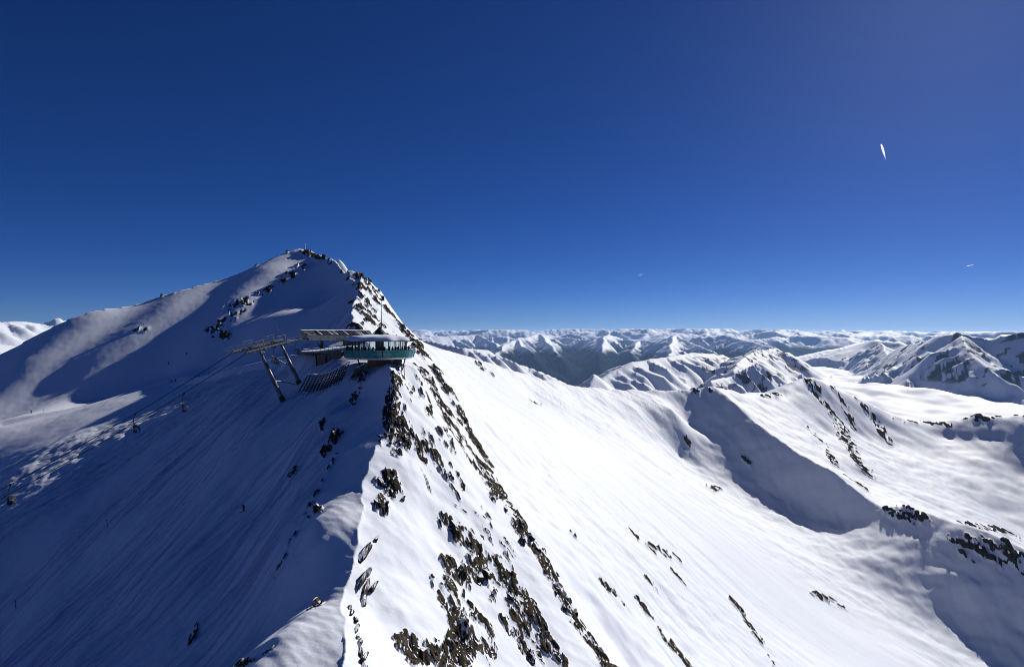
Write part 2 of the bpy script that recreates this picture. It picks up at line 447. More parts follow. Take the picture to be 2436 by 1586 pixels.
# ------------------------------------------------------------------ materials
MATS = {}
def new_mat(name):
    m = bpy.data.materials.new(name)
    m.use_nodes = True
    nt = m.node_tree
    for n in list(nt.nodes):
        nt.nodes.remove(n)
    out = nt.nodes.new("ShaderNodeOutputMaterial")
    MATS[name] = m
    return m, nt, out

def N(nt, kind, **kw):
    n = nt.nodes.new(kind)
    for k, v in kw.items():
        if k.startswith("i_"):
            n.inputs[k[2:].replace("_", " ")].default_value = v
        else:
            setattr(n, k, v)
    return n

def terrain_material():
    m, nt, out = new_mat("snow_and_rock")
    L = nt.links.new
    geo = N(nt, "ShaderNodeNewGeometry")
    rock = N(nt, "ShaderNodeAttribute", attribute_name="rock")
    wood_and_absorber = N(nt, "ShaderNodeAttribute", attribute_name="wood_and_absorber")
    near = N(nt, "ShaderNodeAttribute", attribute_name="close")
    # rock colour
    mp = N(nt, "ShaderNodeMapping"); mp.inputs["Rotation"].default_value = (0, 0, rad(25)); mp.inputs["Scale"].default_value = (1.6, 0.5, 1.2)
    L(geo.outputs["Position"], mp.inputs["Vector"])
    n1 = N(nt, "ShaderNodeTexNoise"); n1.inputs["Scale"].default_value = 0.5; n1.inputs["Detail"].default_value = 6
    L(mp.outputs[0], n1.inputs["Vector"])
    cr = N(nt, "ShaderNodeValToRGB")
    cr.color_ramp.elements[0].position = 0.3; cr.color_ramp.elements[0].color = (0.011, 0.0105, 0.010, 1)
    cr.color_ramp.elements[1].position = 0.75; cr.color_ramp.elements[1].color = (0.10, 0.083, 0.06, 1)
    L(n1.outputs["Fac"], cr.inputs[0])
    # snow colour
    n2 = N(nt, "ShaderNodeTexNoise"); n2.inputs["Scale"].default_value = 0.05; n2.inputs["Detail"].default_value = 4
    L(geo.outputs["Position"], n2.inputs["Vector"])
    sr = N(nt, "ShaderNodeValToRGB")
    sr.color_ramp.elements[0].color = (0.72, 0.77, 0.86, 1); sr.color_ramp.elements[1].color = (0.77, 0.81, 0.885, 1)
    L(n2.outputs["Fac"], sr.inputs[0])
    # sharpen the rock mask with fine noise
    n3 = N(nt, "ShaderNodeTexNoise"); n3.inputs["Scale"].default_value = 1.6; n3.inputs["Detail"].default_value = 5
    L(mp.outputs[0], n3.inputs["Vector"])
    a1 = N(nt, "ShaderNodeMath", operation='MULTIPLY_ADD'); a1.inputs[1].default_value = 0.9; a1.inputs[2].default_value = -0.46
    L(n3.outputs["Fac"], a1.inputs[0])
    a2 = N(nt, "ShaderNodeMath", operation='ADD'); L(rock.outputs["Fac"], a2.inputs[0]); L(a1.outputs[0], a2.inputs[1])
    mr = N(nt, "ShaderNodeMapRange", interpolation_type='SMOOTHSTEP'); mr.inputs[1].default_value = 0.44; mr.inputs[2].default_value = 0.56
    L(a2.outputs[0], mr.inputs[0])
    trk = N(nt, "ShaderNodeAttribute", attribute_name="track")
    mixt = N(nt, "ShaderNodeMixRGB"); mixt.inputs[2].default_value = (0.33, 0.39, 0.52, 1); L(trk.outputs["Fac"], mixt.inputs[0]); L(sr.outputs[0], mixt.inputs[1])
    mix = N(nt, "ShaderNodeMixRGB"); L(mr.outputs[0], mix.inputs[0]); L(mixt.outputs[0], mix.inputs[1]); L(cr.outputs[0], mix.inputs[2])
    # dark conifer woods low down, far away; also unseen ground added to absorb bounce
    mix2 = N(nt, "ShaderNodeMixRGB"); mix2.inputs[2].default_value = (0.018, 0.027, 0.034, 1)
    L(wood_and_absorber.outputs["Fac"], mix2.inputs[0]); L(mix.outputs[0], mix2.inputs[1])
    # fine relief close by
    b1 = N(nt, "ShaderNodeTexNoise"); b1.inputs["Scale"].default_value = 2.2; b1.inputs["Detail"].default_value = 5
    L(geo.outputs["Position"], b1.inputs["Vector"])
    bm_ = N(nt, "ShaderNodeBump"); bm_.inputs["Distance"].default_value = 0.25
    ms = N(nt, "ShaderNodeMath", operation='MULTIPLY_ADD'); ms.inputs[1].default_value = 0.75; ms.inputs[2].default_value = 0.17
    L(mr.outputs[0], ms.inputs[0])
    ms2 = N(nt, "ShaderNodeMath", operation='MULTIPLY'); L(ms.outputs[0], ms2.inputs[0]); L(near.outputs["Fac"], ms2.inputs[1])
    L(ms2.outputs[0], bm_.inputs["Strength"]); L(b1.outputs["Fac"], bm_.inputs["Height"])
    # wind ripples over the open snow
    rp = N(nt, "ShaderNodeAttribute", attribute_name="ripple")
    mp2 = N(nt, "ShaderNodeMapping"); mp2.inputs["Rotation"].default_value = (0, 0, rad(-72)); mp2.inputs["Scale"].default_value = (0.42, 0.07, 0.3)
    L(geo.outputs["Position"], mp2.inputs["Vector"])
    b2 = N(nt, "ShaderNodeTexNoise"); b2.inputs["Scale"].default_value = 1.0; b2.inputs["Detail"].default_value = 5; b2.inputs["Distortion"].default_value = 1.4
    L(mp2.outputs[0], b2.inputs["Vector"])
    bm2 = N(nt, "ShaderNodeBump"); bm2.inputs["Distance"].default_value = 1.0
    L(rp.outputs["Fac"], bm2.inputs["Strength"]); L(b2.outputs["Fac"], bm2.inputs["Height"]); L(bm_.outputs[0], bm2.inputs["Normal"])
    bs = N(nt, "ShaderNodeBsdfPrincipled"); bs.inputs["Roughness"].default_value = 0.7
    bs.inputs["Specular IOR Level"].default_value = 0.2
    mxs = N(nt, "ShaderNodeMath", operation='MAXIMUM'); L(mr.outputs[0], mxs.inputs[0]); L(wood_and_absorber.outputs["Fac"], mxs.inputs[1])
    sps = N(nt, "ShaderNodeMapRange"); sps.inputs[3].default_value = 0.2; sps.inputs[4].default_value = 0.0
    L(mxs.outputs[0], sps.inputs[0]); L(sps.outputs[0], bs.inputs["Specular IOR Level"])
    L(mix2.outputs[0], bs.inputs["Base Color"]); L(bm2.outputs[0], bs.inputs["Normal"])
    L(bs.outputs[0], out.inputs[0])
    return m

def simple(name, col, rough=0.6, metal=0.0, vary=0.0, scale=3.0, bump=0.0, spec=0.5):
    m, nt, out = new_mat(name)
    bs = N(nt, "ShaderNodeBsdfPrincipled")
    bs.inputs["Roughness"].default_value = rough; bs.inputs["Metallic"].default_value = metal
    bs.inputs["Specular IOR Level"].default_value = spec
    bs.inputs["Base Color"].default_value = (*col, 1)
    if vary or bump:
        g = N(nt, "ShaderNodeTexCoord")
        n = N(nt, "ShaderNodeTexNoise"); n.inputs["Scale"].default_value = scale; n.inputs["Detail"].default_value = 5
        nt.links.new(g.outputs["Object"], n.inputs["Vector"])
        if vary:
            r = N(nt, "ShaderNodeValToRGB")
            r.color_ramp.elements[0].position = 0.3; r.color_ramp.elements[1].position = 0.7
            r.color_ramp.elements[0].color = (*[c * (1 - vary) for c in col], 1)
            r.color_ramp.elements[1].color = (*[min(1, c * (1 + vary)) for c in col], 1)
            nt.links.new(n.outputs["Fac"], r.inputs[0]); nt.links.new(r.outputs[0], bs.inputs["Base Color"])
        if bump:
            b = N(nt, "ShaderNodeBump"); b.inputs["Strength"].default_value = bump; b.inputs["Distance"].default_value = 0.1
            nt.links.new(n.outputs["Fac"], b.inputs["Height"]); nt.links.new(b.outputs[0], bs.inputs["Normal"])
    nt.links.new(bs.outputs[0], out.inputs[0])
    return m

TERRAIN = terrain_material()

# ------------------------------------------------------------------ surface picking (where does a line of sight meet the land)
def pick(pxs, z_fn=None, dmin=35, dmax=2200, n=420):
    pxs = np.array(pxs, float)
    d = np.geomspace(dmin, dmax, n)
    X = (pxs[:, 0:1] - 1218) / FPX * d; Y = np.repeat(d[None], len(pxs), 0); Z = (793 - pxs[:, 1:2]) / FPX * d
    H, _ = base_height(X, Y)
    below = Z < H
    idx = np.argmax(below, 1)
    out = []
    for k in range(len(pxs)):
        i = idx[k]
        if i == 0:
            out.append(None); continue
        a = Z[k, i-1] - H[k, i-1]; b = H[k, i] - Z[k, i]
        t = a / (a + b + 1e-9)
        dd = d[i-1] + t * (d[i] - d[i-1])
        out.append(((pxs[k, 0] - 1218) / FPX * dd, dd, (793 - pxs[k, 1]) / FPX * dd))
    return out

# ------------------------------------------------------------------ where rock shows through: strokes (pixels along it, half width in pixels, strength)
ROCK_STROKES = [
]

def build_terrain():
    # sheet spacing: fine where the land is close, coarse far off and round the back
    az_f = np.linspace(rad(-47), rad(47), 880)
    az_b = np.linspace(rad(47), rad(313), 90)[1:-1]
    az = np.concatenate([az_f, az_b])
    rr = np.concatenate([np.geomspace(8, 48, 14)[:-1], np.geomspace(48, 240, 450)[:-1], np.geomspace(240, 900, 300)[:-1], np.geomspace(900, 7000, 300)[:-1], np.geomspace(7000, 62000, 350)])
    A, R = np.meshgrid(az, rr)
    X = R * np.sin(A); Y = R * np.cos(A)
    sh = X.shape
    x = X.ravel(); y = Y.ravel()
    z, reg = base_height(x, y)
    r = R.ravel()
    z, rock, wood_and_absorber, close, track = detail(x, y, z, reg, r)
    nr, na = sh
    ripple = np.where(reg == 1, sstep(120, 260, r) * (1 - sstep(700, 1300, r)) * (0.25 + 0.75 * sstep(-0.4, 0.4, perlin(x / 120, y / 120, 44))) * 0.5, 0.0)
    ripple = ripple + np.where((reg == 2) & (r < 2500), 0.35 * sstep(500, 700, r) * (1 - sstep(1500, 2500, r)), 0.0)
    idx = np.arange(nr * na).reshape(sh)
    def make(name, r0, r1):
        i0 = np.searchsorted(rr, r0); i1 = min(nr - 1, np.searchsorted(rr, r1))
        v = idx[i0:i1 + 1].ravel()
        nrow = i1 - i0 + 1
        loc = np.arange(nrow * na).reshape(nrow, na)
        nxt = np.roll(loc, -1, 1)
        q = np.stack([loc[:-1], nxt[:-1], nxt[1:], loc[1:]], -1).reshape(-1, 4)[:, ::-1]
        me = bpy.data.meshes.new(name)
        co = np.stack([x[v], y[v], z[v]], -1).astype(np.float32)
        me.vertices.add(len(v)); me.vertices.foreach_set("co", co.ravel())
        me.loops.add(q.size); me.loops.foreach_set("vertex_index", q.ravel().astype(np.int32))
        me.polygons.add(len(q))
        me.polygons.foreach_set("loop_start", (np.arange(len(q)) * 4).astype(np.int32))
        me.polygons.foreach_set("use_smooth", np.ones(len(q), bool))
        for nm, arr in (("rock", rock), ("wood_and_absorber", wood_and_absorber), ("close", close), ("ripple", ripple), ("track", track)):
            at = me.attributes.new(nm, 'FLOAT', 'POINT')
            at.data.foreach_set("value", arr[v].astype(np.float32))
        me.update()
        me.materials.append(TERRAIN)
        o = bpy.data.objects.new(name, me)
        COL.objects.link(o)
        o["kind"] = "structure"
        return o
    a = make("snowy_ridge_terrain", 0, 900)
    b = make("snow_valley_terrain", 900, 7000)
    c = make("distant_mountains_terrain", 7000, 1e9)
    return a, b, c

ROCK_STROKES = [
    # rock rib right of the near crest, upper to lower
    ([(985, 805), (1010, 850), (1050, 900), (1085, 960), (1110, 1020), (1160, 1100)], 12, .78),
    ([(1150, 1110), (1190, 1180), (1230, 1240), (1270, 1290)], 20, .80),
    ([(1270, 1290), (1310, 1360), (1340, 1420), (1380, 1490), (1430, 1560), (1450, 1586)], 16, .80),
    ([(1075, 990), (1110, 1080), (1150, 1140), (1190, 1200)], 20, .58),
    ([(1090, 1160), (1110, 1200), (1130, 1240)], 18, .55),
    ([(1120, 1260), (1150, 1310), (1180, 1350), (1220, 1400), (1250, 1450), (1290, 1530), (1320, 1580)], 24, .62),
    ([(1060, 1250), (1085, 1270)], 17, .85), ([(1070, 1345), (1100, 1375)], 17, .85), ([(1130, 1365), (1150, 1350)], 14, .85),
    ([(1060, 1400), (1090, 1470), (1110, 1520), (1080, 1570)], 24, .74), ([(980, 1545), (1050, 1560)], 26, .80),
    ([(1150, 1480), (1170, 1540)], 16, .72), ([(1230, 1510), (1260, 1560)], 13, .68), ([(1200, 1470), (1215, 1500)], 10, .6),
    ([(942, 905), (934, 960), (928, 1020), (918, 1050)], 13, .82),
    ([(960, 900), (975, 960), (1000, 1020), (1020, 1080), (1050, 1110)], 24, .50),
    ([(1000, 880), (1040, 950), (1060, 1000)], 18, .52),
    ([(955, 1010), (962, 1060), (945, 1075)], 11, .82), ([(990, 1110), (1010, 1150), (1035, 1200)], 10, .55),
    ([(928, 1135), (936, 1165)], 13, .85), ([(920, 1195), (917, 1225)], 5, .75), ([(905, 1180), (900, 1215)], 4, .7), ([(900, 1145), (925, 1150)], 6, .7),
    ([(1000, 900), (1040, 1000), (1090, 1120), (1130, 1220), (1180, 1330), (1230, 1450), (1290, 1580)], 52, .34),
    ([(1080, 1290), (1120, 1420), (1150, 1550)], 52, .34), ([(860, 680), (890, 740), (930, 790)], 28, .36),
    # thin bands lower in the bowl
    ([(1290, 1195), (1330, 1240), (1365, 1275)], 5, .55), ([(1440, 1392), (1475, 1425)], 9, .72),
    ([(1520, 1430), (1560, 1490), (1600, 1540), (1640, 1586)], 11, .70), ([(1500, 1265), (1540, 1305), (1610, 1330)], 10, .55),
    ([(1745, 1430), (1790, 1500), (1830, 1550), (1850, 1586)], 8, .68), ([(1540, 1375), (1560, 1400)], 5, .6), ([(1600, 1360), (1625, 1385)], 5, .6),
    ([(1930, 1410), (2000, 1440)], 8, .45), ([(1690, 1165), (1710, 1160)], 6, .5), ([(1765, 1095), (1780, 1100)], 6, .55), ([(1640, 1045), (1625, 1060)], 5, .55),
    # face behind the restaurant, knob and summit
    ([(868, 662), (900, 700), (930, 750), (960, 790), (985, 805)], 9, .62),
    ([(850, 705), (870, 745), (895, 790), (930, 800)], 22, .46), ([(834, 768), (858, 790)], 10, .72), ([(855, 662), (868, 672)], 9, .72), ([(880, 690), (905, 720)], 12, .55),
    ([(690, 606), (727, 606), (765, 615), (800, 640)], 7, .52), ([(810, 645), (835, 668)], 8, .45),
    ([(620, 700), (580, 730), (545, 765), (510, 795)], 16, .46), ([(720, 640), (660, 680)], 14, .40), ([(325, 797), (345, 795)], 5, .66), ([(498, 792), (545, 806)], 6, .66), ([(570, 650), (620, 632), (660, 615)], 6, .45),
    ([(350, 722), (420, 704), (470, 690)], 4, .42), ([(545, 735), (560, 728)], 6, .75),
    # shaded flank
    ([(800, 1035), (780, 1065)], 11, .88), ([(766, 1008), (770, 1022)], 5, .8), ([(868, 888), (856, 925), (836, 962)], 7, .82),
    ([(745, 1075), (715, 1130), (698, 1195)], 4, .52), ([(800, 1085), (762, 1155), (735, 1205), (700, 1270), (655, 1365)], 4, .56), ([(760, 1210), (740, 1225)], 6, .8), ([(700, 1120), (690, 1135)], 6, .7), ([(760, 1440), (740, 1450)], 5, .75), ([(640, 1540), (560, 1586)], 5, .45), ([(468, 1480), (455, 1520)], 3, .6),
    # knob and rim across the bowl, ribs beyond it
    ([(2125, 1215), (2160, 1222), (2200, 1238)], 12, .62), ([(2290, 1245), (2340, 1255), (2400, 1268), (2436, 1290)], 7, .66), ([(2310, 1300), (2350, 1320)], 24, .52), ([(2405, 1315), (2436, 1340)], 16, .58),
    ([(1655, 932), (1690, 928)], 6, .6), ([(1800, 940), (1860, 940)], 6, .55),
    ([(1930, 905), (1960, 960), (2000, 1010), (2020, 1060), (2060, 1120)], 12, .64), ([(1985, 925), (2015, 975), (2022, 1015)], 8, .62), ([(2050, 962), (2085, 1005), (2112, 1050)], 9, .66), ([(1925, 1020), (1965, 1060), (1985, 1105)], 7, .5), ([(2010, 1130), (2060, 1165)], 6, .5),
    ([(2200, 1005), (2255, 1010)], 7, .7), ([(2310, 995), (2345, 990)], 9, .7), ([(2130, 998), (2210, 1008)], 4, .5), ([(2370, 992), (2436, 988)], 5, .6),
    ([(1140, 868), (1160, 885)], 10, .6), ([(1265, 952), (1280, 958)], 7, .6), ([(1100, 838), (1150, 856)], 4, .5),
]

def stroke_splats():
    px, meta = [], []
    for pts, hw, st in ROCK_STROKES:
        for (x0, y0), (x1, y1) in zip(pts[:-1], pts[1:]):
            L = math.hypot(x1 - x0, y1 - y0)
            n = max(1, int(L / (hw * 0.8)))
            for k in range(n + 1):
                px.append((x0 + (x1 - x0) * k / n, y0 + (y1 - y0) * k / n)); meta.append((hw, st))
    hits = pick(px)
    return [(h[0], h[1], m[0] / FPX * h[1] * 1.22, m[1] * 0.93) for h, m in zip(hits, meta) if h]

def detail(x, y, z, reg, r):
    track = np.zeros(x.shape)
    rock = np.zeros(x.shape); wood_and_absorber = np.zeros(x.shape)
    close = 1 - sstep(140, 600, r)
    # ---------------- far country
    far = r > 1900
    steep = np.zeros(x.shape)
    xf, yf, zf, rf = x[far], y[far], z[far], r[far]
    s = np.clip(rf / 6000.0, 0.4, 2.5)
    wood_and_absorber[far] = sstep(-340, -470, zf + 130 * fbm(xf / 900, yf / 900, 3, 91)) * sstep(6000, 8000, rf)
    n = ridged(xf / 260, yf / 260, 4, 55)
    n2_ = creased(xf / 90 + n, yf / 90, 3, 57)
    craggy = (xf / np.maximum(yf, 1) > 0.33) & (rf < 6500)
    rock[far] = np.where(craggy, sstep(0.50, 0.62, 0.55 * n + 0.45 * n2_) * 0.62 * sstep(-320, -250, zf), 0.0)
    back = (y < 60) & (r > 150)
    wood_and_absorber[back] = np.maximum(wood_and_absorber[back], sstep(-150, -220, z[back]) * 0.9)  # unseen ground round the back, added darkening to cut snow bounce into the shade
    # ---------------- near
    nz = r < 1900
    X, Y, Z, R, G = x[nz], y[nz], z[nz], r[nz], reg[nz]
    c = X * SY - Y * SX          # across the sun's direction
    t = -(X * SX + Y * SY)       # away from the sun
    d = np.zeros(X.shape); tk = np.zeros(X.shape)
    # left flank
    m = G == 0
    xm, ym, rm, cm, tm = X[m], Y[m], R[m], c[m], t[m]
    fx, fy = 0.66, 0.75          # fall line of the flank
    u = xm * fx + ym * fy; v = xm * fy - ym * fx
    v2 = v + 6 * perlin(u / 40, v / 40, 61)
    tracks = 0.20 * perlin(v2 / 1.5, u / 18, 62) + 0.42 * perlin(v2 / 4.2, u / 40, 63) + 0.9 * perlin(v2 / 14, u / 70, 64)
    nearflank = (1 - sstep(150, 230, rm))
    skied = sstep(-0.3, 0.3, perlin(u / 60, v / 25, 65))
    bumps = 0.46 * fbm(v / 5.0, u / 9, 4, 66, 0.62)
    band = np.exp(-((cm + 238) / 48.0) ** 2) * sstep(140, 180, rm) * (1 - sstep(258, 285, rm))
    d[m] = tracks * (0.35 + 0.65 * nearflank) * (0.4 + 0.6 * skied) + bumps * (0.25 + 1.1 * band - 0.12 * sstep(285, 330, rm)) * sstep(60, 160, rm) + 0.07 * fbm(v / 2.2, u / 4.0, 3, 166, 0.6) * sstep(280, 330, rm)
    d[m] += (0.10 * perlin(u / 1.1, v / 3.2, 151) + 0.16 * perlin(u / 3.0, v / 7.0, 152)) * (1 - sstep(90, 140, rm))
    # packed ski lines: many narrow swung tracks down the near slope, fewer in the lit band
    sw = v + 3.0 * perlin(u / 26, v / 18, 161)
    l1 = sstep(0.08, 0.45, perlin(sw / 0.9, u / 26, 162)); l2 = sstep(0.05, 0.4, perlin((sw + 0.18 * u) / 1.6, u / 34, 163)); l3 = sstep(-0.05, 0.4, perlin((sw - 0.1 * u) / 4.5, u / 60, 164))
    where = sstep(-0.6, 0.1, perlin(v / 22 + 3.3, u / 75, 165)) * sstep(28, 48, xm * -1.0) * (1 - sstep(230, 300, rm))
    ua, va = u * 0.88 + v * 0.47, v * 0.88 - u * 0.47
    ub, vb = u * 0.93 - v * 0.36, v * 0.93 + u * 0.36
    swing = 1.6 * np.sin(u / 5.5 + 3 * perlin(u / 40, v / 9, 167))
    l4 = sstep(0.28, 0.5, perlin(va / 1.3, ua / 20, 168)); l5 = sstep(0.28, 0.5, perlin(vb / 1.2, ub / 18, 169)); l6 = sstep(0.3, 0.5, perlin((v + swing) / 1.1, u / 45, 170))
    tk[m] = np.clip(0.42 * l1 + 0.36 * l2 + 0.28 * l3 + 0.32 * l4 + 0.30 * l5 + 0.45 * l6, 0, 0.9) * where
    # shallow ribs on the upper flank that the low sun catches on one side only
    e = cm - 0.85 * tm + 5 * perlin(xm / 35, ym / 35, 68) + 0.5 * perlin(xm / 9, ym / 9, 69)
    eg = np.linspace(-460, -60, 801)
    ph = np.interp(eg, [-420, -390, -360, -331, -301, -275, -241, -208, -176, -145, -115, -85], [-1.5, -1, -.5, 0, .5, 1, 1.5, 2, 2.5, 3, 3.5, 4])
    hg = np.cumsum(-0.105 * np.cos(2 * math.pi * ph)) * (eg[1] - eg[0])
    hg -= np.linspace(hg[0], hg[-1], len(hg)); hg -= hg.mean() - 1.8
    up = sstep(300, 345, rm) * (ym > 100)
    d[m] += np.interp(e, eg, hg) * up
    pd, pz = dist_line(xm, ym, PISTE)
    pw = 1 - sstep(4.0, 8.5, pd)
    d[m] = d[m] * (1 - pw) + pw * (pz + 0.35 * np.exp(-((pd - 3.5) / 1.2) ** 2) - Z[m])
    # bowl and beyond: wind-packed ripples and drifts
    m = G >= 1
    xm, ym, rm = X[m], Y[m], R[m]
    w1 = xm * 0.30 + ym * 0.95 + 5 * perlin(xm / 50, ym / 50, 71) + 26 * perlin(xm / 190, ym / 190, 70); w2 = xm * 0.95 - ym * 0.30
    k = sstep(150, 260, rm)
    rip = 0.22 * perlin(w1 / 3.2, w2 / 22, 72) * (1 - sstep(300, 500, rm)) + 0.55 * perlin(w1 / 7.5, w2 / 48, 73) + 0.9 * perlin(w1 / 22, w2 / 120, 74)
    patch = 0.15 + 0.85 * sstep(-0.25, 0.5, perlin(xm / 130, ym / 130, 75))
    gul = 0.7 * perlin((xm * 0.42 + ym * 0.91) / 20 + 1.6 * perlin(xm / 70, ym / 70, 77), (xm * 0.91 - ym * 0.42) / 130, 76)
    d[m] = 1.5 * fbm(xm / 30, ym / 30, 4, 181, 0.55) * sstep(400, 540, rm) + rip * k * patch * (G[m] == 1) + 0.6 * gul * k + 0.25 * fbm(xm / 6, ym / 6, 3, 78) * (1 - k)
    # sluff lines and crust on the sunny side
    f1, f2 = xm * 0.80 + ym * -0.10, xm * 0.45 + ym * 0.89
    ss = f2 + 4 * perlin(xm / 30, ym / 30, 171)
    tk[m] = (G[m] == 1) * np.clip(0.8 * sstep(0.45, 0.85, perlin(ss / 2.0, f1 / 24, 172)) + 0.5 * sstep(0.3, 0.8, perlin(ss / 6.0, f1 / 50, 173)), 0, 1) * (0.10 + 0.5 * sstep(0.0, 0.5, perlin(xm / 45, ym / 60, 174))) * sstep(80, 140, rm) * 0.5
    d[G == 2] += (2.2 * fbm(X[G == 2] / 60, Y[G == 2] / 90, 4, 79)) * sstep(600, 900, R[G == 2])
    # ---------------- rock
    D = np.zeros(X.shape)
    order = np.argsort(Y)
    Ys = Y[order]
    for sx, sy, sr, st in SPLATS:
        rr_ = max(sr * 1.7, 0.8)
        a, b = np.searchsorted(Ys, [sy - rr_ * 1.6, sy + rr_ * 1.6])
        ii = order[a:b]
        q = ((X[ii] - sx) / rr_) ** 2 + ((Y[ii] - sy) / (rr_ * 1.5)) ** 2
        D[ii] = np.maximum(D[ii], st * (1 - sstep(0.1, 1.0, q)))
    q = D > 0.02
    xq, yq, rq = X[q], Y[q], R[q]
    sx_, sy_ = 0.45, -0.89       # strike of the slabs
    al = xq * sx_ + yq * sy_; ac = xq * sy_ - yq * sx_
    wob = 0.35 * perlin(xq / 2.2, yq / 2.2, 82)
    def slabs(s, seed):
        return cells(ac / (1.25 * s) + wob, al / (2.9 * s) + wob, seed)
    A1, B1, E1 = slabs(0.62, 81); A2, B2, E2 = slabs(1.9, 84); A3, B3, E3 = slabs(4.2, 87)
    big = perlin(ac / 6.0, al / 14.0, 83)
    b1 = sstep(170, 240, rq) > np.modf(A2 * 7.3)[0]; b2 = sstep(380, 650, rq) > np.modf(A3 * 5.1)[0]
    pick3 = lambda p, q_, r_: np.where(b2, r_, np.where(b1, q_, p))
    both = A1 * 0.55 + A2 * 0.45
    Av = pick3(both, A2, A3); Bv = pick3(B1, B2, B3); Ev = pick3(np.minimum(E1, E2 * 2), E2, E3)
    Dq = D[q] * (0.86 + 0.45 * perlin(xq / 5.0, yq / 7.0, 99))
    rk = np.clip(0.5 + (Dq * 1.30 - 0.10 - Av - 0.42 * big * (~b2)) * 3.0, 0, 1) * sstep(0.0, 0.16, Ev + 0.02) * sstep(0.05, 0.3, Dq)
    rk = np.where(b2 | (rq > 320), np.clip((rk - 0.5) * 4 + 0.5, 0, 1), rk)
    amp = np.clip(rq / 130.0, 0.7, 4.0)
    bl = sstep(0.3, 0.75, rk)
    fine = perlin(ac / (0.7 * amp), al / (1.6 * amp), 95)
    d[q] = d[q] * (1 - 0.5 * bl) + bl * amp * (0.10 + 0.75 * Bv + 0.22 * fine) + 1.0 * amp * Dq * perlin(xq / (6 * amp), yq / (6 * amp), 97)
    rock_n = np.zeros(X.shape); rock_n[q] = rk
    rock[nz] = rock_n
    z = z.copy(); z[nz] = Z + d
    track[nz] = tk
    return z, rock, wood_and_absorber, close, track

SPLATS = stroke_splats()
RIDGE, VALLEY, DISTANT = build_terrain()

# ------------------------------------------------------------------ object helpers
def tag(o, label=None, cat=None, group=None, kind=None):
    if label: o["label"] = label
    if cat: o["category"] = cat
    if group: o["group"] = group
    if kind: o["kind"] = kind
    return o

def empty(name, loc, rz=0.0):
    o = bpy.data.objects.new(name, None)
    o.empty_display_size = 0.5
    o.location = loc; o.rotation_euler = (0, 0, rz)
    COL.objects.link(o)
    return o

